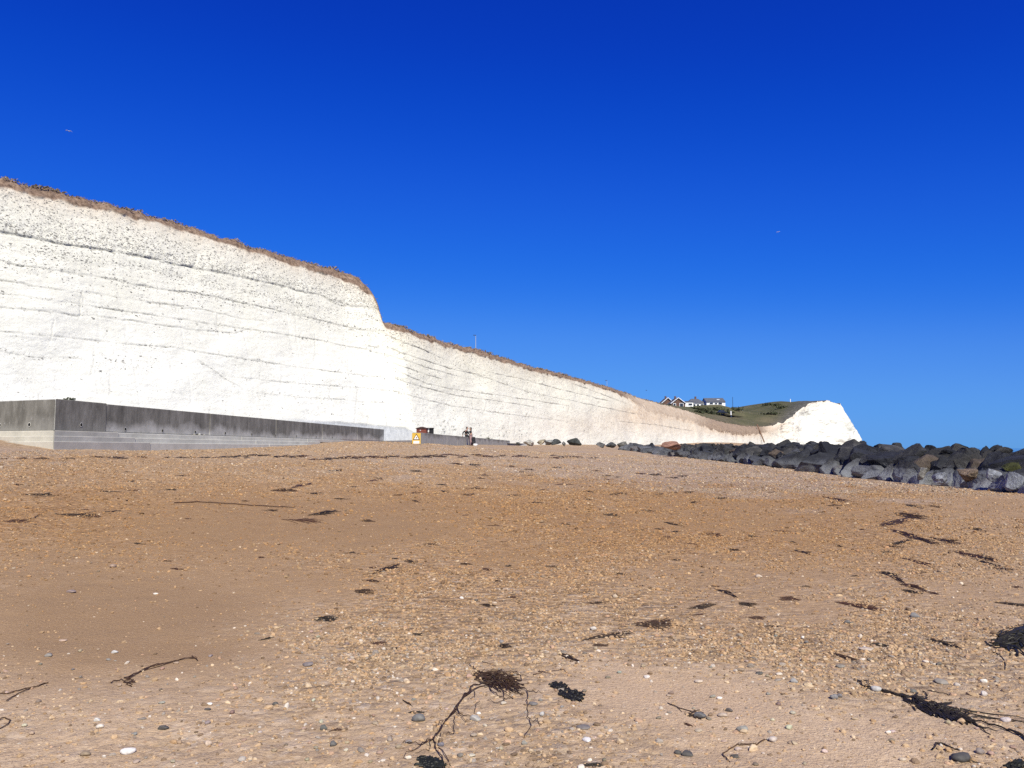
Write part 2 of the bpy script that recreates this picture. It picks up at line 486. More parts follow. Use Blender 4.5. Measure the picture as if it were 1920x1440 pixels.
for it in range(60):
    sx = ux + nx * lean * H; sy = uy + ny * lean * H
    sy = np.maximum(sy, 6)
    px, _ = project(sx, sy, EYE + H)
    py = interp_ext(np.minimum(px, 1580), *zip(*TOP))
    b = (720.0 - py) / F
    Hn = (SP + b * CP) / (CP - b * SP) * sy
    H = 0.6 * H + 0.4 * np.clip(Hn, 3, 40)
i_nose2 = int(np.argmax(np.where(uy < 352, px, -1)))   # past the headland's nose the top stays level
H[i_nose2:] = H[i_nose2]
H = smooth(H, 2)
H = H + (px > 1450) * (0.5 * fbm(u / 5.0, u * 0, 301, 3) + 0.35 * np.round(1.5 * fbm(u / 3.0, u * 0, 303, 2)))
px_top = px
soil_m = 1.0 * np.interp(px, *zip(*SOIL)) / F * uy
Z0 = 0.9                                         # foot of the cliff, buried
NR = 270
v = np.linspace(0, 1, NR)
HT = EYE + H - Z0
hh = v[:, None] * HT[None]                       # height above the foot
brow = 1 - np.clip((HT[None] - hh) / np.maximum(soil_m, 0.25)[None], 0, 1)   # 0 in the chalk, rising to 1 at the very top
off = lean[None] * hh + brow ** 2 * np.maximum(soil_m, 0.25)[None] * 0.55
GX = ux[None] + nx[None] * off; GY = uy[None] + ny[None] * off; GZ = Z0 + hh
PX, PY = project(GX, np.maximum(GY, 5), GZ)
MPP = GY / F                                      # metres per photo pixel there

LINES = [  # bedding planes and flint bands, as the photo shows them: points, half width m, recess m, ends where it fades
    ([(0, 434), (107, 457), (225, 475), (325, 495), (425, 515), (480, 526), (526, 535), (557, 545), (601, 553), (622, 565), (640, 573), (705, 577), (730, 585)], .085, .17),
    ([(0, 490), (35, 499), (117, 510), (185, 520), (250, 534), (325, 545), (370, 550), (438, 565), (467, 570), (538, 586), (588, 597), (661, 615), (717, 623), (760, 645), (830, 672)], .055, .12),
    ([(0, 526), (82, 539), (140, 547), (175, 550), (275, 566), (375, 580), (453, 597), (497, 603)], .042, .09),
    ([(0, 551), (145, 571), (250, 587), (350, 600), (463, 618), (513, 624), (588, 635), (657, 650), (703, 657)], .040, .09),
    ([(0, 576), (95, 585), (145, 592), (150, 589), (275, 606), (365, 619), (440, 625), (463, 619)], .048, .10),
    ([(0, 621), (140, 634), (225, 644), (325, 652), (380, 661), (484, 677), (553, 688), (642, 699), (692, 705), (755, 711)], .042, .08),
    ([(0, 657), (69, 671), (162, 673)], .03, .05),
    ([(436, 707), (480, 711), (567, 720), (672, 727), (755, 735)], .035, .06),
    ([(484, 737), (563, 745), (676, 753), (745, 758)], .03, .05),
    ([(690, 649), (730, 652), (751, 661), (780, 672), (840, 690), (900, 703)], .06, .09),
    ([(740, 681), (751, 685), (780, 697), (830, 712)], .05, .08),
    ([(753, 700), (800, 719), (837, 728), (869, 733), (931, 741), (994, 750), (1060, 760)], .06, .09),
    ([(925, 700), (994, 714), (1060, 733), (1140, 752)], .07, .1),
    ([(1080, 722), (1130, 740), (1175, 757)], .08, .1),
    ([(860, 690), (930, 716), (1000, 737), (1100, 758), (1200, 778)], .06, .06),
    ([(1160, 790), (1230, 797), (1300, 808)], .07, .06),
    ([(690, 577), (712, 583), (740, 602), (790, 626), (860, 650), (940, 674)], .06, .09),
    ([(695, 657), (740, 669), (800, 690), (860, 706)], .05, .07),
    ([(745, 711), (800, 728), (860, 742), (940, 754), (1000, 763)], .06, .08),
    ([(745, 736), (850, 761), (950, 777), (1050, 788)], .05, .06),
    ([(372, 676), (395, 690), (425, 711), (455, 727)], .035, .06),
]
line = np.zeros_like(GX); groove = np.zeros_like(GX); flint = np.zeros_like(GX); ledge = np.zeros_like(GX)
along = u[None] + 0 * GX
for i, (pts, hw, rec) in enumerate(LINES):
    xs, ys = zip(*pts)
    d = (interp_ext(PX, xs, ys) - PY) * MPP                # metres above the line
    d = d + 0.10 * fbm(along / 1.6, GZ * 0 + i, 40 + i, 4, 0.65)
    lo = xs[0] if xs[0] > 0 else -2000
    fade = sstep(lo - 12, lo + 12, PX) * (1 - sstep(xs[-1] - 12, xs[-1] + 14, PX))
    fade = fade * np.clip(0.68 + 0.95 * fbm(along / 1.7, GZ * 0, 60 + i, 4, 0.6), 0.30, 1.0)
    hwv = np.maximum(hw * (1 + 0.6 * fbm(along / 0.8, GZ * 0, 260 + i, 3)), 0.62 * MPP)
    g = np.exp(-(d / hwv) ** 2) * fade
    flint += 0.25 * np.exp(-(d / 0.2) ** 2) * fade * (PX < 1300)
    line = np.maximum(line, g); groove = groove + rec * g
    ledge = ledge + 0.3 * rec * np.exp(-np.clip(d, 0, None) / 0.5) * (d > 0) * fade
    if i == 0: flint += 0.95 * np.exp(-((d - 0.42) / 0.5) ** 2) * (d > -0.15) * sstep(-900, 120, PX + 300); dA = d
    if i == 1: flint += 0.32 * np.exp(-((d - 0.1) / 0.35) ** 2); dC = d
rc_ = np.random.default_rng(41)
CRACKS = [(668, 727, 662, 800), (318, 680, 325, 702), (100, 600, 96, 640), (152, 545, 148, 600)] + [(x_, y_, x_ + rc_.uniform(-9, 9), y_ + rc_.uniform(14, 60)) for x_, y_ in zip(rc_.uniform(10, 1150, 34), rc_.uniform(0, 1, 34))]
for x0, y0, x1, y1 in CRACKS:                    # short upright joints in the chalk
    if y0 <= 1:
        yt = float(interp_ext(x0, *zip(*TOP))); dy_ = y1 - y0; y0 = yt + 40 + y0 * (770 - yt); y1 = y0 + dy_ * (0.4 if x0 > 740 else 1)
    f_ = np.clip((PY - y0) / (y1 - y0), 0, 1); dx_ = (PX - (x0 + (x1 - x0) * f_)) * MPP * 1.2 + 0.16 * fbm(GZ / 0.7, along * 0, int(x0), 3)
    g = 0.5 * np.exp(-(dx_ / np.maximum(0.05, 0.55 * MPP)) ** 2) * sstep(y0 - 3, y0 + 3, PY) * (1 - sstep(y1 - 6, y1 + 3, PY)) * (GY < 330)
    line = np.maximum(line, g); groove = groove + 0.10 * g
B = [(45, 465), (155, 485), (240, 500), (350, 520), (400, 532), (480, 549), (567, 567), (630, 586), (692, 595)]
dB = (interp_ext(PX, *zip(*B)) - PY) * MPP
flint += 0.5 * np.exp(-(dB / 0.4) ** 2) * (PX < 735)
flint += 0.34 * sstep(-0.2, 0.8, dA) * (PX < 735) + 0.12 * sstep(-2.0, 0, dC) * (PX < 760)
flint += 0.75 * np.exp(-(((PX - 668) / 42) ** 2 + ((PY - 536) / 16) ** 2))
depth_below_soil = HT[None] - hh - soil_m[None]
flint += 0.55 * np.exp(-(np.clip(depth_below_soil, 0, None) / 0.7)) * (PX > 650) * (PX < 1100)
flint += 0.07 * (PX > 735) * (PX < 1240) + 0.012
flint += 0.9 * np.exp(-(((PX - 1588) / 14) ** 2 + ((PY - 800) / 22) ** 2)) + 0.08 * (PX > 1480)
flint += 0.25 * np.exp(-(((PX - 240) / 60) ** 2 + ((PY - 682) / 12) ** 2))
flint *= np.clip(0.75 + 0.7 * fbm(along / 3.0, GZ / 0.9, 90, 3), 0.1, 1.4)
rag = 0.42 * fbm(along / 1.1, GZ / 3.0, 91, 4)
soil = sstep(0.14, -0.14, depth_below_soil + rag * np.clip(soil_m, 0.3, 2.0)[None]) * (soil_m[None] > 3.6 * MPP) * (1 - 0.6 * sstep(1160, 1200, PX) * (1 - 0.7 * sstep(1290, 1340, PX))) * (1 - sstep(1425, 1450, PX))
soil_edge = np.exp(-(np.clip(depth_below_soil + rag, 0, None) / 0.9))
stain = 0.55 * sstep(1165, 1200, PX) * (1 - sstep(1425, 1455, PX)) * sstep(0.5, -0.2, depth_below_soil) + soil_edge * np.where(PX < 735, 0.6, 0.45) + 0.75 * np.exp(-(((PX - 1215) / 60) ** 2 + ((PY - 775) / 22) ** 2)) + 0.35 * np.exp(-(((PX - 1120) / 130) ** 2 + ((PY - 795) / 26) ** 2)) \
    + 0.5 * np.exp(-(((PX - 1330) / 110) ** 2 + ((PY - 806) / 14) ** 2)) + 0.3 * np.exp(-(((PX - 1440) / 60) ** 2 + ((PY - 812) / 16) ** 2))
cream = np.clip(0.5 * sstep(0.25, 0.85, v[:, None] + 0 * GX) + 0.24 * (PX > 740), 0, 1) * (1 - sstep(1430, 1490, PX))
apron_top = np.interp(PX, [440, 540, 640, 760, 778, 792], [788, 785, 793, 803, 812, 830])
apron = sstep(-0.25, 0.15, (PY - apron_top) * MPP) * sstep(470, 620, PX) * (1 - sstep(780, 796, PX))
# dark weed and shaded pockets at the foot
pocket = np.zeros_like(GX)
# relief
dn = 0.40 * fbm(along / 9.0, GZ / 7.0, 101, 3) + 0.06 * fbm(along / 2.6, GZ / 1.2, 104, 3) + 0.03 * fbm(along / 0.9, GZ / 0.35, 108, 3)
crack = np.clip(np.abs(fbm(along / 2.6, GZ / 12.0, 112, 3)) * 9, 0, 1)
dn = dn - 0.025 * (1 - crack) + ledge - groove
dn = dn * np.where(PX > 1460, 3.2, 1.0) * (1 - 0.85 * apron)
dn = dn + 0.35 * soil * fbm(along / 1.2, GZ / 1.2, 117, 4) + flint.clip(0, 1) * 0.07 * fbm(along / 0.35, GZ / 0.3, 119, 2)
far = np.clip(GY / 120, 1, 3)
GX2 = GX - nx[None] * dn * far ** 0.5; GY2 = GY - ny[None] * dn * far ** 0.5
GZ2 = GZ + 0.22 * brow * fbm(along / 0.8, GZ * 0, 121, 4) * np.where(PX < 1480, 1, 0.4)

t = NT('chalk', 0.95, 0.1)
a_line, a_flint, a_soil, a_stain, a_cream, a_apron = (t.attr(n) for n in ('line', 'flint', 'soil', 'stain', 'cream', 'apron'))
base = t.ramp(t.noise(0.35, 6, 0.65), [(0.3, (0.68, 0.67, 0.60)), (0.65, (0.765, 0.755, 0.69))])
base = t.mix(a_cream, base, t.ramp(t.noise(0.5, 4), [(0.3, (0.67, 0.64, 0.51)), (0.7, (0.73, 0.705, 0.585))]))
base = t.mix(0.5, base, t.ramp(t.noise(2.2, 6, 0.7, t.scaled(1, 1, 3.5)), [(0.34, 0.72), (0.46, 0.96), (0.6, 1.0)]), 'MULTIPLY')
base = t.mix(0.28, base, t.ramp(t.noise(9, 4, 0.75, t.scaled(1, 1, 1.6)), [(0.36, 0.60), (0.5, 1.0)]), 'MULTIPLY')
# chips, scars and small cracks
vc = t.voronoi(1.1, t.scaled(1, 1, 2.2), 1.0, 'DISTANCE_TO_EDGE')
crk = t.ramp(vc.outputs['Distance'], [(0.0, 1.0), (0.035, 0.0)])
crk = t.math('MULTIPLY', crk, t.ramp(t.noise(0.6, 3), [(0.52, 0.0), (0.68, 0.75)]))
base = t.mix(t.math('MULTIPLY', crk, 0.5), base, (0.42, 0.42, 0.41))
base = t.mix(a_stain, base, t.ramp(t.noise(1.6, 4), [(0.3, (0.50, 0.36, 0.24)), (0.7, (0.66, 0.56, 0.44))]))
# bedding seams: grey marl with flints
seam = t.math('MULTIPLY', a_line, t.ramp(t.noise(2.6, 4, 0.7), [(0.32, 0.35), (0.55, 1.0)]))
base = t.mix(t.math('MULTIPLY', seam, 0.72, clamp=True), base, (0.21, 0.21, 0.20))
# flint nodules
def nodules(scale, dens_gain, col):
    global base
    co = t.scaled(1, 1, 1.7)
    wv = t.new('ShaderNodeVectorMath'); wv.operation = 'MULTIPLY_ADD'
    t.l.new(t.noise(3.0, 3, 0.6, color=True), wv.inputs[0]); wv.inputs[1].default_value = (0.5, 0.5, 0.5); t.l.new(co, wv.inputs[2])
    vv = t.voronoi(scale, wv.outputs[0])
    sp = t.new('ShaderNodeSeparateColor'); t.l.new(vv.outputs['Color'], sp.inputs[0])
    on = t.math('LESS_THAN', sp.outputs[0], t.math('MULTIPLY', a_flint, dens_gain))
    size = t.math('ADD', 0.20, t.math('MULTIPLY', sp.outputs[1], 0.25))
    blob = t.math('LESS_THAN', vv.outputs['Distance'], size)
    return t.math('MULTIPLY', on, blob)
nod = t.math('MAXIMUM', nodules(3.7, 1.25, None), nodules(6.6, 1.25, None))
base = t.mix(t.math('MULTIPLY', nod, 0.86), base, t.ramp(t.noise(5, 2), [(0.35, (0.07, 0.068, 0.062)), (0.65, (0.26, 0.248, 0.22))]))
# rendered apron at the foot
ap = t.ramp(t.noise(1.3, 5, 0.7, t.scaled(2.5, 2.5, 0.5)), [(0.3, (0.30, 0.315, 0.335)), (0.7, (0.50, 0.515, 0.53))])
base = t.mix(t.math('MULTIPLY', a_apron, 0.9), base, ap)
# brown head of soil on top
so = t.ramp(t.noise(3.0, 6, 0.75), [(0.30, (0.06, 0.043, 0.032)), (0.45, (0.17, 0.115, 0.082)), (0.6, (0.28, 0.20, 0.145)), (0.75, (0.44, 0.34, 0.26))])
base = t.mix(a_soil, base, so)
t.color(base)
nb = t.bump(t.noise(2.2, 6, 0.75, t.scaled(1, 1, 1.6)), 0.42, 0.25)
t.normal(nb)
M_CHALK = t.m
me = np_mesh('chalk_cliff', np.stack([GX2, GY2, GZ2], -1).reshape(-1, 3), grid_faces(NR, len(u)), True,
             dict(line=np.clip(line, 0, 1), flint=np.clip(flint, 0, 1.2), soil=soil * 1.0, stain=np.clip(stain, 0, 0.85), cream=cream, apron=apron))
tag(link('chalk_cliff', me, M_CHALK), 'white chalk cliff with dark flint bands and a brown soil top', kind='structure')

# ------------------------------------------------------------------ downland behind the cliff edge
ex, ey, ez = GX2[-1], GY2[-1], GZ2[-1]
hp = []
for x, y, Y in [(1420, 757, 400), (1480, 753.5, 392), (1512, 753, 372), (1400, 776, 345), (1450, 776, 338), (1490, 765, 350), (1392, 764, 425), (1372, 771, 440), (1350, 768, 440),
                (1245, 766, 335), (1270, 769, 332), (1300, 765, 342), (1325, 763, 345), (1360, 762, 345), (1300, 769, 400), (1360, 769, 400), (1376, 773, 380), (1380, 773, 470), (1392, 769, 400), (1250, 768, 420), (1330, 779, 290), (1290, 772, 250), (1370, 786, 310), (1345, 771, 320), (1310, 768, 310),
                (1380, 778, 340), (1430, 768, 370), (1550, 757, 420), (1560, 762, 520), (1400, 775, 560), (1300, 775, 480), (1200, 765, 420)]:
    p = at(x, y, Y); hp.append((p.x, p.y, p.z))
stp = max(1, len(ex) // 60)
for i in range(0, len(ex), stp):
    hp.append((ex[i] - 3, ey[i] + 2, ez[i] + 0.15))
for i in range(0, i_nose2, stp * 3):
    if uy[i] < 200: hp.append((ex[i] - 110, ey[i] + 75, ez[i] + 4.0))
for q in [(-250, 200, 26), (-150, 350, 30), (0, 500, 24), (150, 700, 14), (-300, 700, 30)]: hp.append(q)
tps_hill = TPS(hp, smooth=1e-4, scale=100)
oo = np.array([0, 0.35, 0.9, 1.8, 3.2, 5, 7.5, 10.5, 14, 18, 22, 26, 30, 35, 40, 46, 52, 58, 65, 72, 80, 88, 96, 105, 115, 126, 138, 150, 165, 180, 200, 230, 270, 320, 400])
sel = np.arange(0, len(u), 3)
D = np.array([-0.8, 0.6])
DX = ex[sel][None] + D[0] * oo[:, None]; DY = ey[sel][None] + D[1] * oo[:, None]
w = sstep(0, 12, oo)[:, None]
TZ = np.where((ey[sel] < 235)[None], np.minimum(tps_hill(DX, DY), ez[sel][None] - 0.3 + 0.06 * oo[:, None]), tps_hill(DX, DY))
DZ = ez[sel][None] * (1 - w) + TZ * w + 0.5 * fbm(DX / 9, DY / 9, 131, 4) * w + 0.10 * fbm(DX / 1.4, DY / 1.4, 133, 3) * w
DZ[0] = ez[sel] - 0.04
t = NT('downland_grass', 0.95, 0.1)
a_road = None
g = t.ramp(t.noise(0.09, 6, 0.65), [(0.3, (0.075, 0.080, 0.042)), (0.5, (0.115, 0.115, 0.062)), (0.68, (0.17, 0.15, 0.088))])
g = t.mix(0.55, g, t.ramp(t.noise(0.8, 5, 0.75), [(0.3, 0.45), (0.7, 1.0)]), 'MULTIPLY')
edge_b = t.attr('edge')
g = t.mix(edge_b, g, t.ramp(t.noise(0.9, 5, 0.75), [(0.3, (0.06, 0.055, 0.04)), (0.55, (0.16, 0.13, 0.09)), (0.72, (0.33, 0.28, 0.20))]))
scr = t.attr('scrub')
g = t.mix(scr, g, t.ramp(t.noise(0.5, 5, 0.8), [(0.3, (0.045, 0.05, 0.045)), (0.55, (0.11, 0.11, 0.10)), (0.7, (0.24, 0.23, 0.21))]))
t.color(g); t.normal(t.bump(t.noise(1.2, 5, 0.75), 0.9, 0.5))
dpx, dpy = project(DX, np.maximum(DY, 5), DZ)
edge_attr = np.exp(-oo / 5.0)[:, None] * np.ones_like(DX)
edge_attr = np.maximum(edge_attr, 0.7 * ell(dpx, dpy, 1360, 783, 28, 7))
scrub = 0.9 * sstep(-30, 10, (dpx - 1470) - (790 - dpy) * 0.9) * (dpx < 1530) * (DY < 400)
me = np_mesh('hillside', np.stack([DX, DY, DZ], -1).reshape(-1, 3), grid_faces(len(oo), len(sel)), True, dict(edge=np.clip(edge_attr, 0, 1), scrub=np.clip(scrub, 0, 1)))
M_GRASS = t.m
tag(link('hillside', me, M_GRASS), 'green downland hillside behind the cliff edge', kind='structure')
def hill_z(X, Y): return float(tps_hill(np.array([X]), np.array([Y]))[0])

# ================================================================== THINGS
# ------------------------------------------------------------------ sea walls, steps, promenade
t = NT('stained_concrete', 0.9, 0.2)
co = t.obj()
st1 = t.noise(1.0, 7, 0.75, t.scaled(1.8, 1.8, 0.6)); st2 = t.noise(7, 5, 0.75)
dark = t.ramp(st1, [(0.3, (0.085, 0.08, 0.067)), (0.5, (0.17, 0.161, 0.137)), (0.72, (0.29, 0.277, 0.24))])
dark = t.mix(t.ramp(st2, [(0.60, 0.0), (0.72, 0.65)]), dark, (0.38, 0.37, 0.36))
low = t.ramp(t.noise(2.5, 5, 0.7), [(0.3, (0.32, 0.31, 0.275)), (0.7, (0.50, 0.485, 0.44))])
hz = t.new('ShaderNodeSeparateXYZ'); t.l.new(t.new('ShaderNodeNewGeometry').outputs['Position'], hz.inputs[0])
hgt = t.math('ADD', t.math('MULTIPLY', t.math('SUBTRACT', hz.outputs[2], EYE + 0.95), -1.6), t.math('MULTIPLY', t.math('SUBTRACT', t.noise(0.5, 4, 0.6), 0.5), 2.4))
worn = t.ramp(t.math('ADD', hgt, 0.35), [(0.2, 0.0), (0.75, 1.0)])
t.color(t.mix(t.math('MULTIPLY', worn, t.attr('wear', 'OBJECT')), dark, low))
t.normal(t.bump(t.noise(14, 4, 0.7), 0.35, 0.02))
M_WALL = t.m
t = NT('pale_concrete', 0.9, 0.2)
c1 = t.ramp(t.noise(1.1, 5, 0.7), [(0.3, (0.44, 0.425, 0.37)), (0.7, (0.62, 0.60, 0.53))])
t.color(t.mix(0.6, c1, t.objcolor(), 'MULTIPLY')); t.normal(t.bump(t.noise(18, 4, 0.7), 0.25, 0.02))
M_STEP = t.m
M_JOINT = simple('joint_mortar', (0.55, 0.53, 0.50), 0.9, 0.2, 9)
M_BLACK = simple('hole_shade_black', (0.008, 0.008, 0.008), 0.95, 0.1, 5)
M_PROM = simple('promenade_concrete', (0.42, 0.41, 0.39), 0.9, 0.15, 0.6)

dR = Vector((WALL_T, 1, 0)).normalized(); nR = Vector((dR.y, -dR.x, 0))
nL = Vector((-W_LEFT.y, W_LEFT.x, 0))
if nL.y > 0: nL = -nL
MITRE = (nR + nL) / (1 + nR.dot(nL))
def on_wall(Y, o=0.0):                   # point on the right-hand face line, o metres towards the beach
    return Vector((wall1_x(Y), Y, 0)) + nR * o
def on_left(sdist, o=0.0):
    return W_CORNER + W_LEFT * sdist + nL * o
TOPZ = EYE + 1.64; PAR_Z = EYE + 0.60

root = tag(empty('sea_wall', W_CORNER + Vector((0, 0, EYE)), 0), 'long dark stained concrete sea wall with steps, turning a corner at the left', 'sea wall')
def child(mb, name, mat, parent=root, bevel=0.0, wear=1.0, color=None):
    o = mb.build(name, mat, None, bevel=bevel)
    o.parent = parent; o.matrix_parent_inverse = Matrix.Translation(parent.location).inverted() @ Matrix.Identity(4)
    o['wear'] = wear
    if color: o.color = (*color, 1)
    return o
def slab(p0, p1, p2, p3, z0, z1):
    return MB().hexa([(p.x, p.y, z0) for p in (p0, p1, p2, p3)], [(p.x, p.y, z1) for p in (p0, p1, p2, p3)])
joints = [27.0, 29.85, 38.0, 46.0, 54.0, 62.0, 70.0]
for i in range(6):
    a, b = joints[i] + 0.02, joints[i + 1] - 0.02
    dz = 0.0 if i else 0.035
    zt = TOPZ - 0.004 * i + (0.02 if i == 0 else 0)
    oin = MITRE * -0.45 + W_CORNER if i == 0 else on_wall(a, -0.45)
    o0 = W_CORNER + MITRE * 0.03 if i == 0 else on_wall(a, 0.0)
    child(slab(o0, on_wall(b, 0.03 if i == 0 else 0), on_wall(b, -0.45), oin, PAR_Z - (0.02 if i == 0 else 0.0), zt), 'panel', M_WALL, bevel=0.02, wear=(0.12 if i == 0 else 1.0))
    child(slab(on_wall(b + 0.0, -0.06), on_wall(b + 0.04, -0.06), on_wall(b + 0.04, -0.40), on_wall(b, -0.40), PAR_Z, zt - 0.03), 'joint', M_JOINT) if i < 5 else None
for i, (a, b) in enumerate(((0.0, 6.5), (6.54, 13), (13.04, 20))):
    o0 = W_CORNER + MITRE * 0.03 if i == 0 else on_left(a)
    oin = W_CORNER + MITRE * -0.45 if i == 0 else on_left(a, -0.45)
    child(slab(on_left(b, 0.03 if i == 0 else 0), o0 + (W_LEFT * 0.012 if i == 0 else Vector((0, 0, 0))), oin + (W_LEFT * 0.012 if i == 0 else Vector((0, 0, 0))), on_left(b, -0.45), PAR_Z - 0.02, TOPZ + 0.005), 'panel', M_WALL, bevel=0.02, wear=0.3)
# footing under the wall
child(slab(on_wall(27.6, -0.02), on_wall(70, -0.02), on_wall(70, -0.5), on_wall(27.6, -0.5), EYE - 0.6, PAR_Z), 'footing', M_STEP, color=(.8, .8, .8))
tops = [EYE + 0.585, EYE + 0.40, EYE + 0.215]; outs = [0.26, 0.58, 0.90]
brk = [[30.3, 41, 50.5, 58], [30.9, 42, 52], [31.4, 43, 53]]
for k in range(3):
    z1 = tops[k]; z0 = tops[k + 1] - 0.03 if k < 2 else EYE - 0.5
    inn = (outs[k - 1] - 0.12) if k else -0.05
    # right-hand flight
    cuts = [27.0] + brk[k]
    for i in range(len(cuts) - 1):
        a, b = cuts[i] + 0.012, cuts[i + 1] - 0.012
        p0 = W_CORNER + MITRE * outs[k] if i == 0 else on_wall(a, outs[k])
        p3 = W_CORNER + MITRE * inn if i == 0 else on_wall(a, inn)
        step = Vector((0, 0, 0)) if i == 0 else nR * -0.025
        child(slab(p0 + step, on_wall(b, outs[k]) + step, on_wall(b, inn), p3, z0, z1 - (0.0 if i == 0 else 0.012)), 'step', M_STEP, bevel=0.018,
              color=(0.62, 0.60, 0.60) if i == 0 else (0.92, 0.92, 0.9))  # first section greyer: shaded side of the corner put into the colour
    for i, (a, b) in enumerate(((0.0, 3.8), (3.82, 9.0), (9.02, 18.0))):
        p1 = W_CORNER + MITRE * outs[k] + W_LEFT * 0.012 if i == 0 else on_left(a, outs[k])
        p2 = W_CORNER + MITRE * inn + W_LEFT * 0.012 if i == 0 else on_left(a, inn)
        child(slab(on_left(b, outs[k]), p1, p2, on_left(b, inn), z0, z1 - 0.004), 'step', M_STEP, bevel=0.018, color=(0.95, 0.9, 0.8))  # beige tint paints the sunlit side of the corner into the steps
# drain holes
def drain(p, n):
    side = Vector((-n.y, n.x, 0)); m = MB(); vs = []; fs = []
    for r, o in ((0.085, 0.012), (0.062, 0.014), (0.062, 0.006)):
        for q in range(12):
            an = q * math.pi / 6; vs.append(p + n * o + side * math.cos(an) * r + Vector((0, 0, math.sin(an) * r)))
    for rr in range(2):
        for q in range(12): fs.append((rr * 12 + q, rr * 12 + (q + 1) % 12, rr * 12 + 12 + (q + 1) % 12, rr * 12 + 12 + q))
    m.add(vs, fs); o1 = child(m, 'drain_hole', M_STEP, color=(0.8, 0.8, 0.8))
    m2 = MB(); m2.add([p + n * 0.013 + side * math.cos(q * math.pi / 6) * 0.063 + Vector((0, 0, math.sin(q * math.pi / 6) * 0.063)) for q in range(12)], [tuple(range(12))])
    o2 = m2.build('hole_shade', M_BLACK); o2.parent = o1  # flat black disc on the face, painted stand-in for the hole's dark inside
for Y in (28.35, 31.1, 33.8, 36.6, 39.6, 42.7, 45.9, 49.2, 52.7, 56):
    p = on_wall(Y, 0.032 if Y < 29.8 else 0.002); drain(Vector((p.x, p.y, EYE + (0.82 if Y < 29 else 0.73))), nR)
for sd in (1.25, 2.85, 4.5): p = on_left(sd, 0.032); drain(Vector((p.x, p.y, EYE + 0.80)), nL)

# second wall, with the warning sign on its end
W2A, W2B = 52.0, 109.0; WALL2_Z = EYE + 0.992
def on_wall2(Y, o=0.0): return Vector((wall2_x(Y), Y, 0)) + nR * o
root2 = tag(empty('sea_wall', on_wall2(W2A) + Vector((0, 0, EYE)), 0), 'low grey concrete sea wall running away behind the yellow warning sign', 'sea wall')
ys = [W2A + 4.75 * i for i in range(13)]
for i in range(12):
    a, b = ys[i] + 0.015, ys[i + 1] - 0.015
    child(slab(on_wall2(a), on_wall2(b), on_wall2(b, -0.55), on_wall2(a, -0.55), EYE - 0.3, WALL2_Z - 0.003 * (i % 2)), 'panel', M_WALL, root2, bevel=0.02, wear=0.75)
# promenade slab between the walls and the cliff
poly = [on_wall(70, -0.46), on_wall2(60, -0.56), on_wall2(107, -0.56), Vector((2, 110, 0)), Vector((-9.0, 96, 0)), Vector((-15, 92.5, 0)), Vector((-46, 45, 0)), on_left(26, -0.46), on_left(0.2, -0.46) + nR * -0.3, on_wall(29, -0.46)]
o = MB().prism([(p.x, p.y) for p in poly], EYE - 0.8, PROM_Z).build('promenade', M_PROM)
tag(o, 'concrete promenade between the sea wall and the cliff', kind='structure')

# warning sign
M_YEL = simple('sign_yellow', (0.62, 0.40, 0.06), 0.5, 0.12, 3); M_SBLK = simple('sign_black', (0.02, 0.018, 0.015), 0.5, 0.1, 3)
M_SWHT = simple('sign_white', (0.85, 0.78, 0.74), 0.5, 0.05, 3)
pl = on_wall2(W2A, -0.28) - dR * 0.03
sg = tag(empty('warning_sign', (pl.x, pl.y, EYE + 0.265), math.atan2(-dR.x, dR.y)), 'yellow warning sign with black triangle on the end of the low wall', 'sign'); sg.scale = (0.70,) * 3
MB().box((0, 0, 0.50), (0.80, 0.03, 1.0)).build('plate', M_YEL, sg)
def tri(r0, cy, y, name, mat):
    pts = [(0, cy + r0), (-r0 * 0.87, cy - r0 * 0.5), (r0 * 0.87, cy - r0 * 0.5)]
    m = MB(); m.add([(x, y, z) for x, z in pts] + [(x, y + 0.008, z) for x, z in pts], [(0, 1, 2), (5, 4, 3), (0, 3, 4, 1), (1, 4, 5, 2), (2, 5, 3, 0)]); return m.build(name, mat, sg)
tri(0.37, 0.565, -0.026, 'triangle_border', M_SBLK); tri(0.265, 0.565, -0.036, 'triangle', M_SWHT)
m = MB()
for dx, dz, r in ((0.03, 0.60, .045), (-0.015, 0.545, .032), (0.05, 0.545, .022)):
    m.add([(dx + r * math.cos(a), -0.040, dz + r * 1.2 * math.sin(a)) for a in np.linspace(0, 2 * math.pi, 7)[:-1]], [tuple(range(6))])
m.add([(-0.05, -0.041, 0.48), (0.0, -0.041, 0.50), (0.06, -0.041, 0.61), (0.03, -0.041, 0.62)], [(0, 1, 2, 3)])
m.build('symbol', M_SBLK, sg)
MB().box((0.0, -0.022, 0.155), (0.56, 0.012, 0.25)).build('text_panel', M_SWHT, sg)

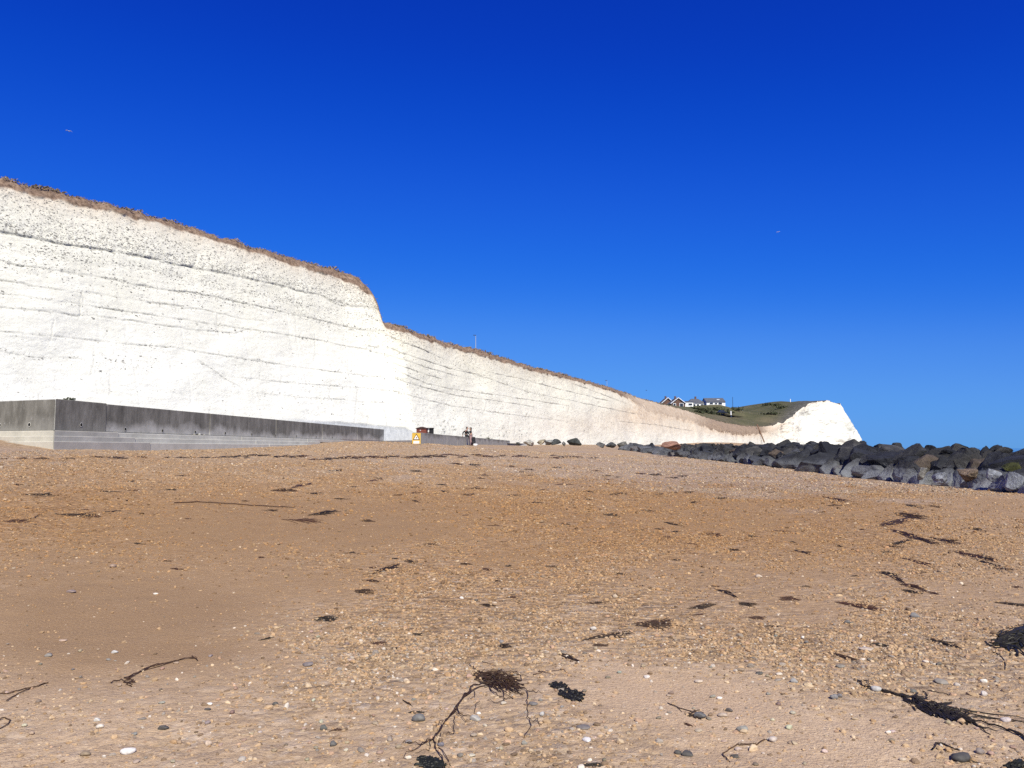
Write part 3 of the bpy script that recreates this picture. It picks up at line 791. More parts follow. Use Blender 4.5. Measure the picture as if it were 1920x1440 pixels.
# kiosk and frame on the promenade
M_TIMBER = simple('red_brown_timber', (0.16, 0.045, 0.03), 0.75, 0.3, 5); M_ROOFD = simple('dark_roof_felt', (0.05, 0.025, 0.022), 0.9, 0.3, 5)
M_FRAME = simple('black_frame', (0.015, 0.015, 0.017), 0.6, 0.2, 5); M_PANE = simple('pale_panel', (0.70, 0.70, 0.70), 0.5, 0.1, 5)
kz = PROM_Z; kp = at(791.5, 812, 89)
ks = tag(empty('kiosk', (kp.x, kp.y, kz), math.radians(-6)), 'small red brown timber kiosk standing behind the low wall', 'kiosk')
for r in range(5):
    MB().box((0, 0, 0.16 + r * 0.30), (1.10 - 0.006 * (r % 2), 0.9, 0.294)).build('plank', M_TIMBER, ks)
rf = MB(); rf.add([(-.64, -.55, 1.51), (.64, -.55, 1.51), (.64, .55, 1.51), (-.64, .55, 1.51), (-.64, -.55, 1.57), (.64, -.55, 1.57), (.64, .55, 1.57), (-.64, .55, 1.57), (-.12, 0, 1.74), (.12, 0, 1.74)],
       [(3, 2, 1, 0), (0, 1, 5, 4), (1, 2, 6, 5), (2, 3, 7, 6), (3, 0, 4, 7), (4, 5, 9, 8), (5, 6, 9), (6, 7, 8, 9), (7, 4, 8)])
rf.build('roof', M_ROOFD, ks)
MB().box((-0.1, -0.456, 1.33), (0.14, 0.012, 0.07)).build('lamp', M_PANE, ks)
fp = at(806, 812, 90)
fs_ = tag(empty('notice_frame', (fp.x, fp.y, kz), math.radians(-6)), 'black framed notice board with pale panels right of the kiosk', 'notice board')
for xx in (-0.40, -0.02, 0.38): MB().box((xx, 0, 0.80), (0.09, 0.12, 1.6)).build('post', M_FRAME, fs_)
MB().box((0, 0, 1.60), (0.92, 0.3, 0.09)).build('top_rail', M_FRAME, fs_); MB().box((-0.01, 0, 1.12), (0.86, 0.10, 0.07)).build('rail', M_FRAME, fs_)
MB().box((-0.21, 0.02, 1.34), (0.30, 0.03, 0.34)).build('panel', M_PANE, fs_); MB().box((-0.21, 0.02, 0.93), (0.30, 0.03, 0.28)).build('panel', M_PANE, fs_)
MB().box((0.18, 0.02, 1.2), (0.32, 0.10, 0.74)).build('door', M_FRAME, fs_)

# ------------------------------------------------------------------ boulders
def ico(sub):
    bm = bmesh.new(); bmesh.ops.create_icosphere(bm, subdivisions=sub, radius=1.0)
    vs = np.array([v.co[:] for v in bm.verts]); fs = np.array([[q.index for q in f.verts] for f in bm.faces]); bm.free()
    return vs, fs
ICO3 = ico(4); ICO2 = ico(2)
def boulder_mesh(seed, name='boulder', base=ICO3, planes=15, rough=0.03, lim=(0.40, 0.74)):
    r = np.random.default_rng(seed); v = base[0].copy()
    for _ in range(planes):
        n = r.normal(size=3); n /= np.linalg.norm(n)
        L = r.uniform(*lim); d = v @ n
        v -= n[None] * np.maximum(0, d - L)[:, None] * 0.97
    if rough and base is ICO3:
        from mathutils import noise as mn
        sh = Vector((seed * 3.1, seed * 1.7, 0))
        q = np.array([mn.fractal(Vector(p_) * 1.7 + sh, 0.9, 2.1, 5) for p_ in v]); q2 = np.array([abs(mn.noise(Vector(p_) * 2.6 - sh)) for p_ in v])
        v *= (1 + 0.085 * q - 0.12 * q2)[:, None]
        return np_mesh(name, v, base[1], False)
    if rough:
        ph = r.uniform(0, 9, (5, 3)); dirs = r.normal(size=(5, 3))
        q = sum(np.sin((v * (3.2 + 2.2 * i)) @ dirs[i] * 1.3 + ph[i, 0]) / (1 + i) for i in range(5))
        v *= (1 + rough * q)[:, None]
        v += v * (rough * 0.35 * (r.random(len(v)) - 0.5))[:, None]
    return np_mesh(name, v, base[1], True)
BM = [boulder_mesh(100 + i, rough=0.022) for i in range(14)]
t = NT('boulder_rock', 0.85, 0.3)
oc = t.objcolor()
b1 = t.ramp(t.noise(1.1, 6, 0.7, dist=0.4), [(0.3, 0.40), (0.5, 0.9), (0.7, 1.9)])
rc = t.mix(1.0, oc, b1, 'MULTIPLY')
sepn = t.new('ShaderNodeSeparateXYZ'); t.l.new(t.new('ShaderNodeNewGeometry').outputs['Position'], sepn.inputs[0])
foot = t.math('SUBTRACT', sepn.outputs[2], t.attr('groundz', 'OBJECT'))
foot = t.math('ADD', foot, t.math('MULTIPLY', t.math('SUBTRACT', t.noise(1.4, 5, 0.7), 0.5), 0.9))
wornf = t.ramp(foot, [(0.22, 1.0), (0.7, 0.0)])           # the shingle scours the feet of the lowest stones pale
rc = t.mix(t.math('MULTIPLY', wornf, t.attr('scour', 'OBJECT')), rc, (0.28, 0.295, 0.325))
rc = t.mix(t.ramp(t.noise(9, 5, 0.8), [(0.62, 0.0), (0.74, 0.35)]), rc, (0.28, 0.27, 0.25))
t.color(rc)
nb = t.bump(t.noise(2.6, 8, 0.75), 0.9, 0.3)
t.normal(nb)
M_ROCK = t.m
for b in BM: b.materials.append(M_ROCK)
DARK = [(0.032, 0.034, 0.040), (0.024, 0.026, 0.034), (0.045, 0.045, 0.047), (0.060, 0.058, 0.056), (0.020, 0.022, 0.030)]
def ordw(k):
    return ORD[k] if k < 30 else ['thirty', 'forty', 'fifty', 'sixty', 'seventy', 'eighty'][(k + 1) // 10 - 3] + ('-' + ORD[(k + 1) % 10 - 1] if (k + 1) % 10 else 'th')
ORD = ['first', 'second', 'third', 'fourth', 'fifth', 'sixth', 'seventh', 'eighth', 'ninth', 'tenth', 'eleventh', 'twelfth', 'thirteenth', 'fourteenth', 'fifteenth', 'sixteenth', 'seventeenth', 'eighteenth', 'nineteenth', 'twentieth',
       'twenty-first', 'twenty-second', 'twenty-third', 'twenty-fourth', 'twenty-fifth', 'twenty-sixth', 'twenty-seventh', 'twenty-eighth', 'twenty-ninth', 'thirtieth']
def boulder(x, y, z, size, col, label, group=None, seed=None, rot=None, gz=None):
    r = random.Random(seed if seed is not None else int(x * 977 + y * 131))
    o = bpy.data.objects.new('boulder', BM[r.randrange(len(BM))])
    o.location = (x, y, z); o.scale = tuple(0.5 * s_ for s_ in size)
    o.rotation_euler = rot or (r.uniform(-.5, .5), r.uniform(-.5, .5), r.uniform(0, 6.28))
    o.color = (*col, 1); o['scour'] = float(np.interp(y, [30, 38, 48], [0.9, 0.75, 0.35])); o['groundz'] = float(gz if gz is not None else gz1(x, y))
    COL.objects.link(o); tag(o, label, 'boulder', group); return o
line_w = [at(*q) for q in ROCK_LINE]
cum = [0.0]
for a, b in zip(line_w, line_w[1:]): cum.append(cum[-1] + (b - a).length)
def along_line(sd):
    P = [np.interp(sd, cum, [p[i] for p in line_w]) for i in range(3)]
    e = 0.5
    Q = [np.interp(min(sd + e, cum[-1]), cum, [p[i] for p in line_w]) - np.interp(max(sd - e, 0), cum, [p[i] for p in line_w]) for i in range(2)]
    d = Vector((Q[0], Q[1], 0)).normalized(); return Vector(P), d, Vector((d.y, -d.x, 0))
rr = random.Random(5)
ROWS = ['bottom row', 'second row', 'third row', 'crest row', 'back row']
for row in range(5):
    sd = 0.2 + rr.random(); items = []
    while sd < cum[-1] - (0.3 if row < 3 else 6):
        P, d, sea_n = along_line(sd)
        base = rr.choice([.65, .9, 1.1, 1.3, 1.6, 1.95]) * rr.uniform(.9, 1.1) * (1.0 if P.y < 50 else 0.85 if P.y < 62 else 0.7)
        if row == 0 and rr.random() < 0.3: base *= 0.72
        off = 0.30 + row * 0.92 + rr.uniform(-.15, .25)
        q = P + sea_n * off
        crest = EYE + np.interp(P.y, [20, 36, 39, 46, 55, 65, 75], [0.14, 0.14, 0.18, 0.38, 0.46, 0.39, 0.12])   # crest height the photo shows
        g0 = P.z
        zc = [g0 + 0.10 * base, g0 + (crest - g0) * 0.50 - 0.15, g0 + (crest - g0) * 0.80 - 0.38 * base + 0.05, crest - 0.5 * base + rr.uniform(-.16, .12), crest - 0.55 * base + rr.uniform(-.25, .05)][row]
        items.append((q, zc, base, sd, g0)); sd += base * rr.uniform(0.62, 0.9)
    n = len(items)
    for i, (q, zc, base, sd, g0) in enumerate(items):
        col = rr.choice(DARK); cname = 'dark'
        if row == 0 and rr.random() < 0.4: col = (0.085, 0.088, 0.10); cname = 'grey'
        if row <= 1 and rr.random() < 0.06: col = (0.11, 0.085, 0.065); cname = 'brown'
        if i < n / 2: which = f'{ordw(i)} {cname} boulder counted from the near end, {ROWS[row]} of the rock groyne' 
        else: which = f'{ordw(n - 1 - i)} {cname} boulder counted from the far end, {ROWS[row]} of the rock groyne' 
        sx = base * rr.uniform(0.95, 1.35); sy = base * rr.uniform(0.9, 1.2); sz = base * rr.uniform(0.75, 1.0)
        boulder(q.x, q.y, zc, (sx * 1.3, sy * 1.3, sz * 1.3), col, which, 'boulders of the rock groyne', seed=rr.randrange(10 ** 6), gz=g0)
# stones the photo singles out
def px_boulder(x, y, wpx, hpx, Y, col, label, seed, sink=0.3, dep=1.0):
    p = at(x, y, Y); w_ = wpx * Y / F; h_ = hpx * Y / F
    return boulder(p.x, p.y, p.z + h_ * (0.5 - sink), (w_ * 1.1, w_ * dep, h_ * 1.5), col, label, 'loose boulders along the beach top', seed, (0.1, 0.15, seed), gz=p.z - 1)
px_boulder(1262, 848, 44, 17, 62, (0.36, 0.20, 0.14), 'pinkish brown rounded boulder lying on top of the dark rocks', 3, -0.2)
px_boulder(1815, 900, 50, 26, 28.4, (0.27, 0.20, 0.14), 'tan rounded boulder at the foot of the groyne, near the right edge', 9, 0.1)
px_boulder(1730, 896, 24, 24, 31.5, (0.30, 0.29, 0.26), 'small round pale grey boulder standing on end at the groyne foot', 12, 0.1)
px_boulder(1762, 902, 40, 22, 29.5, (0.34, 0.36, 0.40), 'pale bluish grey boulder in the shingle beside the round grey one', 14, 0.2)
px_boulder(1868, 905, 34, 28, 26.6, (0.36, 0.38, 0.42), 'smooth pale grey boulder between the tan one and the right edge', 17, 0.1)
px_boulder(1905, 912, 44, 34, 25.2, (0.30, 0.32, 0.36), 'large pale grey boulder cut by the right edge of the picture', 19, 0.2)
px_boulder(1898, 888, 40, 20, 27.5, (0.07, 0.075, 0.02), 'boulder with green weed on it, high at the right edge', 23, 0.0)
for x, y, w_, h_, Y, c, lb in [(972, 835, 14, 6, 101, (.10, .10, .09), 'small dark stone nearest the end of the low wall'), (993, 834, 34, 11, 100, (.45, .43, .38), 'broad cream boulder under the cliff, left of the dark ones'),
                               (1014, 833, 22, 10, 102, (.36, .31, .22), 'tan topped boulder beside the broad cream boulder'), (1028, 833, 22, 10, 99, (.30, .30, .28), 'grey boulder between the tan topped and the dark domed boulders'),
                               (1042, 834, 22, 12, 98, (.09, .10, .10), 'dark domed boulder under the cliff'), (1057, 835, 10, 9, 98, (.20, .20, .18), 'little upright stone right of the dark domed boulder'),
                               (1077, 834, 34, 13, 95, (.05, .055, .05), 'black flat topped boulder, widest of those under the cliff'), (1126, 837, 22, 9, 88, (.13, .13, .13), 'lone grey boulder between the black one and the groyne'),
                               (1146, 838, 22, 9, 84, (.08, .085, .09), 'dark low boulder at the tip of the groyne'), (1166, 840, 26, 13, 78, (.14, .135, .12), 'grey boulder that begins the groyne at its far tip')]:
    px_boulder(x, y, w_, h_, Y, c, lb, int(x), 0.1)

# ------------------------------------------------------------------ houses and things on the far hill
M_BRICK = simple('brown_brick', (0.13, 0.075, 0.06), 0.9, 0.3, 2); M_WHITE = simple('white_render', (0.80, 0.80, 0.78), 0.85, 0.06, 1)
M_SLATE = simple('grey_slate_tiles', (0.10, 0.105, 0.12), 0.85, 0.25, 1.5); M_GLASS = simple('dark_window_glass', (0.03, 0.035, 0.045), 0.15, 0.2, 1, spec=0.6)
M_POSTW = simple('white_paint', (0.8, 0.8, 0.8), 0.6, 0.05, 2); M_METAL = simple('galvanised_steel', (0.45, 0.50, 0.55), 0.5, 0.1, 2, metal=0.3)
def house(x0, x1, y_base, y_eave, y_ridge, Y, depth, label, wall_mat, gable_front, windows, trim=False, hip=False, chimney=None, dormer=None, white_end=False):
    A = at(x0, y_base, Y); B = at(x1, y_base, Y); W = B.x - A.x; mid = (A.x + B.x) / 2
    he = (y_base - y_eave) * Y / F; hr = (y_base - y_ridge) * Y / F
    e = tag(empty('house', (mid, Y, A.z)), label, 'house', 'houses on the far hill')
    h = W / 2; D_ = depth
    m = MB()
    if gable_front:
        m.add([(-h, 0, -2.5), (h, 0, -2.5), (h, D_, -2.5), (-h, D_, -2.5), (-h, 0, he), (h, 0, he), (h, D_, he), (-h, D_, he), (0, 0, hr), (0, D_, hr)],
              [(0, 1, 5, 8, 4), (1, 2, 6, 5), (2, 3, 7, 9, 6), (3, 0, 4, 7)])
    else:
        m.add([(-h, 0, -2.5), (h, 0, -2.5), (h, D_, -2.5), (-h, D_, -2.5), (-h, 0, he), (h, 0, he), (h, D_, he), (-h, D_, he)] + ([] if hip else [(-h, D_ / 2, hr), (h, D_ / 2, hr)]),
              [(0, 1, 5, 4), (2, 3, 7, 6)] + ([(1, 2, 6, 5), (3, 0, 4, 7)] if hip else [(1, 2, 6, 9, 5), (3, 0, 4, 8, 7)]))
    m.build('wall', wall_mat, e)
    r = MB(); ov = 0.35; tk = 0.18
    if gable_front:
        for sgn in (-1, 1):
            sl = (hr - he) / h; xe = sgn * (h + ov); ze = he - sl * ov
            r.hexa([(xe, -ov, ze), (0, -ov, hr), (0, D_ + ov, hr), (xe, D_ + ov, ze)] if sgn < 0 else [(0, -ov, hr), (xe, -ov, ze), (xe, D_ + ov, ze), (0, D_ + ov, hr)],
                   [(xe, -ov, ze + tk), (0, -ov, hr + tk), (0, D_ + ov, hr + tk), (xe, D_ + ov, ze + tk)] if sgn < 0 else [(0, -ov, hr + tk), (xe, -ov, ze + tk), (xe, D_ + ov, ze + tk), (0, D_ + ov, hr + tk)])
    elif hip:
        hi = h * 0.62
        r.add([(-h - ov, -ov, he), (h + ov, -ov, he), (h + ov, D_ + ov, he), (-h - ov, D_ + ov, he), (-h + hi, D_ / 2, hr), (h - hi, D_ / 2, hr)], [(0, 1, 5, 4), (1, 2, 5), (2, 3, 4, 5), (3, 0, 4), (3, 2, 1, 0)])
    else:
        r.hexa([(-h - ov, -ov, he - .1), (h + .05, -ov, he - .1), (h + .05, D_ / 2, hr), (-h - ov, D_ / 2, hr)], [(-h - ov, -ov, he + tk), (h + .05, -ov, he + tk), (h + .05, D_ / 2, hr + tk), (-h - ov, D_ / 2, hr + tk)])
        r.hexa([(-h - ov, D_ / 2, hr), (h + .05, D_ / 2, hr), (h + .05, D_ + ov, he - .1), (-h - ov, D_ + ov, he - .1)], [(-h - ov, D_ / 2, hr + tk), (h + .05, D_ / 2, hr + tk), (h + .05, D_ + ov, he + tk), (-h - ov, D_ + ov, he + tk)])
    ro = r.build('roof', M_SLATE, e)
    if trim:
        for sgn in (-1, 1):
            sl = (hr - he) / h
            MB().tube([(0, -ov - 0.06, hr + 0.02), (sgn * (h + ov), -ov - 0.06, he - sl * ov + 0.02)], 0.17, 4).build('bargeboard', M_POSTW, e)
    if chimney: MB().box((chimney * h, D_ / 2, hr + 0.3), (0.7, 0.7, 1.4)).build('chimney', M_BRICK, ro)
    for (wx, wz, ww, wh) in windows:
        f = MB().box((wx * h, -0.04, wz), (ww + 0.3, 0.1, wh + 0.3)).build('window', M_POSTW, e)
        g = MB().box((wx * h, -0.08, wz), (ww, 0.06, wh)).build('pane', M_GLASS, f)
    if dormer:
        MB().box((dormer * h, D_ * 0.25, (he + hr) / 2 + 0.2), (1.2, 0.5, 0.3)).build('roof_light', M_POSTW, ro)
    return e
house(1242, 1263, 766, 755, 746, 345, 9, 'brown brick house, leftmost on the far hill, half behind another gable', M_BRICK, True, [(0.2, 1.6, 1.2, 0.9)], trim=True, chimney=-0.05)
house(1259, 1285, 768, 756, 746, 335, 10, 'brown brick house with white gable boards and a white window strip', M_BRICK, True, [(-0.55, 2.1, 0.9, 0.8), (0.45, 1.7, 1.4, 1.8), (0.5, -0.9, 1.6, 0.8)], trim=True, chimney=-0.08)
house(1284, 1300, 762, 753.5, 751, 348, 7, 'low white flat fronted house between the brown gables and the grey roof', M_WHITE, False, [(0.3, 0.9, 1.6, 0.8)], hip=True)
house(1291, 1323, 762, 756, 746.5, 352, 9, 'white bungalow with a broad grey hipped roof', M_WHITE, False, [(-0.4, 0.6, 1.6, 0.8), (0.1, 0.6, 1.0, 0.8), (0.6, 0.6, 1.2, 0.8)], hip=True, chimney=0.1)
house(1325, 1360, 759, 753.5, 746, 350, 8, 'long white house with grey roof, rightmost on the far hill', M_WHITE, False, [(-0.5, 0.55, 1.4, 0.7), (0.0, 0.5, 1.0, 0.7), (0.45, 0.5, 1.6, 0.8)], dormer=0.35)
def post(x, y0, y1, Y, r, label, mat, name='post', cat='post', sides=6):
    a = at(x, y0, Y); h_ = (y0 - y1) * Y / F
    o = MB().tube([(0, 0, -2), (0, 0, h_ * .5), (0, 0, h_)], [r, r * .9, r * .7], sides).build(name, mat); o.location = a
    return tag(o, label, cat)
post(1374, 764, 744, 350, 0.10, 'thin dark pole right of the long white house', M_FRAME)
post(1482, 754, 748, 385, 0.22, 'short white marker post on the headland skyline', M_POSTW)
post(1370.5, 774, 770.5, 315, 0.25, 'stubby white post by the road below the houses', M_POSTW)
# car parked on the road below the houses
cp = at(1354, 776, 315)
car = tag(empty('parked_car', cp, 0.2), 'dark car parked on the road below the long white house', 'car')
m = MB(); m.add([(-2, -.85, .25), (2, -.85, .25), (2, .85, .25), (-2, .85, .25), (-2, -.85, .75), (2, -.8, .7), (2, .8, .7), (-2, .85, .75)], [(3, 2, 1, 0), (4, 5, 6, 7), (0, 1, 5, 4), (1, 2, 6, 5), (2, 3, 7, 6), (3, 0, 4, 7)])
M_CAR = simple('dark_car_paint', (0.012, 0.014, 0.02), 0.25, 0.1, 1, spec=0.6)
m.build('body', M_CAR, car, bevel=0.12)
m = MB(); m.hexa([(-1.5, -.78, .74), (1.0, -.78, .74), (1.0, .78, .74), (-1.5, .78, .74)], [(-1.0, -.62, 1.4), (.35, -.62, 1.4), (.35, .62, 1.4), (-1.0, .62, 1.4)]); m.build('cabin', M_GLASS, car, bevel=0.06)
for wx in (-1.25, 1.25):
    for wy in (-.86, .86): MB().tube([(wx, wy - .1, .32), (wx, wy + .1, .32)], .32, 12).build('wheel', M_FRAME, car)
# path strips on the far slope
M_PATH = simple('chalk_path', (0.34, 0.31, 0.24), 0.9, 0.15, 0.5)
def path_strip(pts, w_):
    m = MB(); vs = []
    for i, (x, y, Y) in enumerate(pts):
        a = at(x, y, Y); a.z = hill_z(a.x, a.y) + 0.55
        vs += [(a.x, a.y - w_ / 2, a.z), (a.x, a.y + w_ / 2, a.z + 0.05)]
    m.add(vs, [(2 * i, 2 * i + 2, 2 * i + 3, 2 * i + 1) for i in range(len(pts) - 1)])
    tag(m.build('path', M_PATH), 'pale path across the far hillside', kind='structure')
path_strip([(1300, 770, 305), (1325, 773, 308), (1345, 775.5, 311), (1372, 773, 316), (1392, 769, 330)], 4)

# hedges and bushes on the far slope
M_HEDGE = simple('hedge_leaves', (0.05, 0.058, 0.03), 0.9, 0.45, 1.2)
def bush(x, y, Y, w_, h_, label, seed):
    a = at(x, y, Y); a.z = hill_z(a.x, a.y); r = random.Random(seed); m = MB()
    for _ in range(140):
        c = Vector((r.gauss(0, .38) * w_, r.gauss(0, .6), abs(r.gauss(.25, .35)) * h_)); d = Vector((r.gauss(0, 1), r.gauss(0, 1), r.gauss(0, 1))).normalized()
        e1 = d.orthogonal().normalized() * .35; e2 = d.cross(e1)
        m.add([c - e1, c - e2 * .7, c + e1, c + e2], [(0, 1, 2, 3)])
    o = m.build('bush', M_HEDGE); o.location = a; tag(o, label, 'bush', 'bushes on the far hillside')
for i, (x, y, Y, w_, h_, lb) in enumerate([(1296, 768, 325, 5, 1.2, 'low dark hedge in front of the brown brick house'), (1316, 765, 335, 6, 1.2, 'hedge in front of the hipped roof bungalow'), (1340, 762, 338, 6, 1.3, 'hedge in front of the long white house'), (1364, 763, 338, 4, 1.6, 'rounded bush right of the long white house'), (1378, 768, 345, 4, 1.4, 'dark bush right of the thin pole'),
                                           (1330, 779, 300, 5, 1.1, 'scrubby bush on the slope below the parked car'), (1312, 774, 290, 4, 1.0, 'small bush on the slope below the hedges'), (1455, 764, 372, 5, 1.2, 'bush near the headland skyline'), (1440, 760, 385, 4, 1.2, 'bush on the headland ridge left of the marker post'), (1468, 772, 358, 5, 1.0, 'low scrub bush beside the white headland face'), (1446, 784, 338, 5, 1.0, 'low scrub bush above the rusty pipe')]):
    bush(x, y, Y, w_, h_, lb, i)
# leaning pipe at the low cliff beyond the boulders
M_RUST = simple('rusty_steel', (0.17, 0.10, 0.06), 0.8, 0.3, 4)
a = at(1419.5, 796, 292); b = at(1433, 829, 284)
o = MB().tube([a, a.lerp(b, .5), b], 0.22, 8).build('outfall_pipe', M_RUST); tag(o, 'rusty brown pipe leaning down the low cliff beyond the boulders', 'pipe')

# street lamp on the clifftop, and birds
def street_lamp(x, ytop, Y, label):
    a = at(x, ytop, Y); e = tag(empty('street_lamp', (a.x, a.y, a.z - 8)), label, 'street lamp')
    MB().tube([(0, 0, -3), (0, 0, 4), (0, 0, 7.9)], [.16, .12, .08], 8).build('pole', M_METAL, e)
    MB().box((-0.35, 0, 7.92), (0.95, 0.32, 0.16), taper=0.8).build('lamp_head', M_FRAME, e)
street_lamp(892, 628, 250, 'slim grey street lamp rising behind the clifftop')
street_lamp(1138, 713, 330, 'distant street lamp whose dark head shows above the sloping clifftop')

M_GULLW = simple('gull_white', (0.85, 0.85, 0.85), 0.8, 0.05, 20); M_GULLG = simple('gull_grey', (0.30, 0.32, 0.35), 0.8, 0.1, 20); M_BIRDD = simple('bird_dark', (0.03, 0.03, 0.035), 0.8, 0.1, 20)
def bird(x, y, Y, span, yaw, bank, label, bodym, wingm):
    p = at(x, y, Y); e = tag(empty('gull', p), label, 'bird'); e.rotation_euler = (0, bank, yaw)
    b_ = span * 0.42
    MB().tube([(0, -b_ * .55, 0), (0, -b_ * .42, .01), (0, -b_ * .15, 0), (0, b_ * .15, 0), (0, b_ * .4, 0), (0, b_ * .62, .0)], [.004, b_ * .085, b_ * .14, b_ * .13, b_ * .06, b_ * .10], 8).build('body', bodym, e, smooth=True)
    for sg_ in (-1, 1):
        m = MB(); st_ = [(0.03, -.10, .10, .02), (0.25, -.16, .10, .10), (0.34, -.10, .12, .07), (0.5, .06, .14, -.02)]; vs = []
        for (fx, f0, f1, fz) in st_:
            vs += [(sg_ * fx * span, f0 * span, fz * span + .006 * span), (sg_ * fx * span, f1 * span, fz * span), (sg_ * fx * span, f0 * span, fz * span - .006 * span)]
        fs2 = []
        for i in range(3): fs2 += [(3 * i, 3 * i + 1, 3 * i + 4, 3 * i + 3), (3 * i + 1, 3 * i + 2, 3 * i + 5, 3 * i + 4), (3 * i + 2, 3 * i, 3 * i + 3, 3 * i + 5)]
        m.add(vs, fs2); m.build('wing', wingm, e)
bird(129, 246, 75, 0.62, 0.3, 0.12, 'white gull gliding in the blue sky above the left clifftop', M_GULLW, M_GULLW)
bird(1459, 435, 120, 0.62, -0.6, -0.15, 'white gull flying alone in the sky on the right', M_GULLW, M_GULLW)
bird(1212, 732, 150, 0.5, 1.0, 0.1, 'tiny dark bird low over the sloping clifftop', M_BIRDD, M_BIRDD)

# ------------------------------------------------------------------ people on the far wall
M_SKIN = simple('skin', (0.48, 0.30, 0.22), 0.6, 0.08, 6); M_BLKCLOTH = simple('black_cloth', (0.018, 0.018, 0.022), 0.9, 0.3, 8)
M_PINK = simple('pale_pink_cloth', (0.34, 0.22, 0.22), 0.9, 0.12, 8); M_HAIR = simple('dark_hair', (0.012, 0.009, 0.008), 0.6, 0.3, 20); M_GREYHAIR = simple('grey_cap', (0.11, 0.11, 0.10), 0.9, 0.2, 20)
M_CHAR = simple('charcoal_cloth', (0.035, 0.033, 0.038), 0.9, 0.3, 8)
def skinned(name, joints, chains, mat, parent, sub=2, root='pelvis'):
    """joints: name -> (pos, radius); chains: lists of joint names"""
    names = list(joints); idx = {n: i for i, n in enumerate(names)}
    edges = []
    for c in chains:
        for a, b in zip(c, c[1:]): edges.append((idx[a], idx[b]))
    me = bpy.data.meshes.new(name); me.from_pydata([joints[n][0] for n in names], edges, [])
    o = link(name, me, mat, parent)
    md = o.modifiers.new('skin', 'SKIN'); md.use_smooth_shade = True; md.use_x_symmetry = False
    layer = me.skin_vertices[0]
    for n in names:
        r = joints[n][1]; layer.data[idx[n]].radius = (r, r) if not isinstance(r, tuple) else r
        layer.data[idx[n]].use_root = (n == root) or (root not in idx and idx[n] == 0)
    sb = o.modifiers.new('sub', 'SUBSURF'); sb.levels = sub; sb.render_levels = sub
    return o
def person(loc, rz, label, J, jacket, trousers, hair, scale=1.0, hairlong=False):
    e = tag(empty('person', loc, rz), label, 'person'); e.scale = (scale,) * 3
    def v(n): return Vector(J[n])
    joints = {'pelvis': (J['pelvis'], .13), 'waist': (J['waist'], .125), 'chest': (J['chest'], .15), 'neck': (J['neck'], .055), 'chin': (J['chin'], .075), 'head': (J['head'], .098), 'crown': (J['crown'], .07)}
    chains = [['pelvis', 'waist', 'chest', 'neck', 'chin', 'head', 'crown']]
    for s_ in 'LR':
        joints |= {'sh' + s_: (J['sh' + s_], .07), 'el' + s_: (J['el' + s_], .045), 'wr' + s_: (J['wr' + s_], .03), 'palm' + s_: (J['palm' + s_], .035),
                   'hip' + s_: (J['hip' + s_], .095), 'kn' + s_: (J['kn' + s_], .062), 'an' + s_: (J['an' + s_], .042), 'toe' + s_: (J['toe' + s_], .04)}
        chains += [['chest', 'sh' + s_, 'el' + s_, 'wr' + s_, 'palm' + s_], ['pelvis', 'hip' + s_, 'kn' + s_, 'an' + s_, 'toe' + s_]]
        d = (v('palm' + s_) - v('wr' + s_)).normalized(); side = d.cross(Vector((0, 0, 1)))
        side = side.normalized() if side.length > .1 else Vector((0, 1, 0)); down = side.cross(d)
        for k, (off, ln) in enumerate(((-.027, .062), (-.009, .075), (.009, .07), (.027, .055))):
            b0 = v('palm' + s_) + side * off + d * .02
            joints[f'f{k}a{s_}'] = (tuple(b0 + d * ln * .45), .0095); joints[f'f{k}b{s_}'] = (tuple(b0 + d * ln * .9 + down * .02), .008)
            chains.append(['palm' + s_, f'f{k}a{s_}', f'f{k}b{s_}'])
        joints[f'ta{s_}'] = (tuple(v('wr' + s_).lerp(v('palm' + s_), .6) + side * .045), .011); joints[f'tb{s_}'] = (tuple(v('palm' + s_) + side * .06 + d * .02), .009)
        chains.append(['palm' + s_, f'ta{s_}', f'tb{s_}'])
    body = skinned('body', joints, chains, M_SKIN, e)
    def sub(keys, grow, extra=()):
        return {k: (joints[k][0], joints[k][1] + grow) for k in keys}
    skinned('jacket', sub(['pelvis', 'waist', 'chest', 'shL', 'elL', 'wrL', 'shR', 'elR', 'wrR'], .016) | {'collar': (tuple(v('chest').lerp(v('neck'), .75)), .075)},
            [['pelvis', 'waist', 'chest', 'collar'], ['chest', 'shL', 'elL', 'wrL'], ['chest', 'shR', 'elR', 'wrR']], jacket, e)
    skinned('trousers', sub(['pelvis', 'hipL', 'knL', 'anL', 'hipR', 'knR', 'anR'], .013), [['pelvis', 'hipL', 'knL', 'anL'], ['pelvis', 'hipR', 'knR', 'anR']], trousers, e)
    for s_ in 'LR': skinned('shoe', {'h': (tuple(v('an' + s_) - Vector((0, 0, .03))), .05), 'toe': (J['toe' + s_], .048), 'tip': (tuple(v('toe' + s_) + (v('toe' + s_) - v('an' + s_)) * .25), .04)}, [['h', 'toe', 'tip']], M_BLKCLOTH, e, root='h')
    h = v('head'); c = v('crown'); back = (v('nose') - h).normalized() * -1
    hj = {'a': (tuple(h + back * .035 + Vector((0, 0, .03))), .085), 'b': (tuple(c + back * .02 + Vector((0, 0, .005))), .085), 'c': (tuple(h + back * .06 - Vector((0, 0, .05))), .07)}
    hc = [['b', 'a', 'c']]
    if hairlong: hj['d'] = (tuple(h + back * .09 - Vector((0, 0, .2))), .06); hc = [['b', 'a', 'c', 'd']]
    skinned('hair', hj, hc, hair, e, root='a')
    f = (v('nose') - h).normalized(); sd = f.cross(Vector((0, 0, 1))).normalized()
    m = MB(); q = h + f * .10
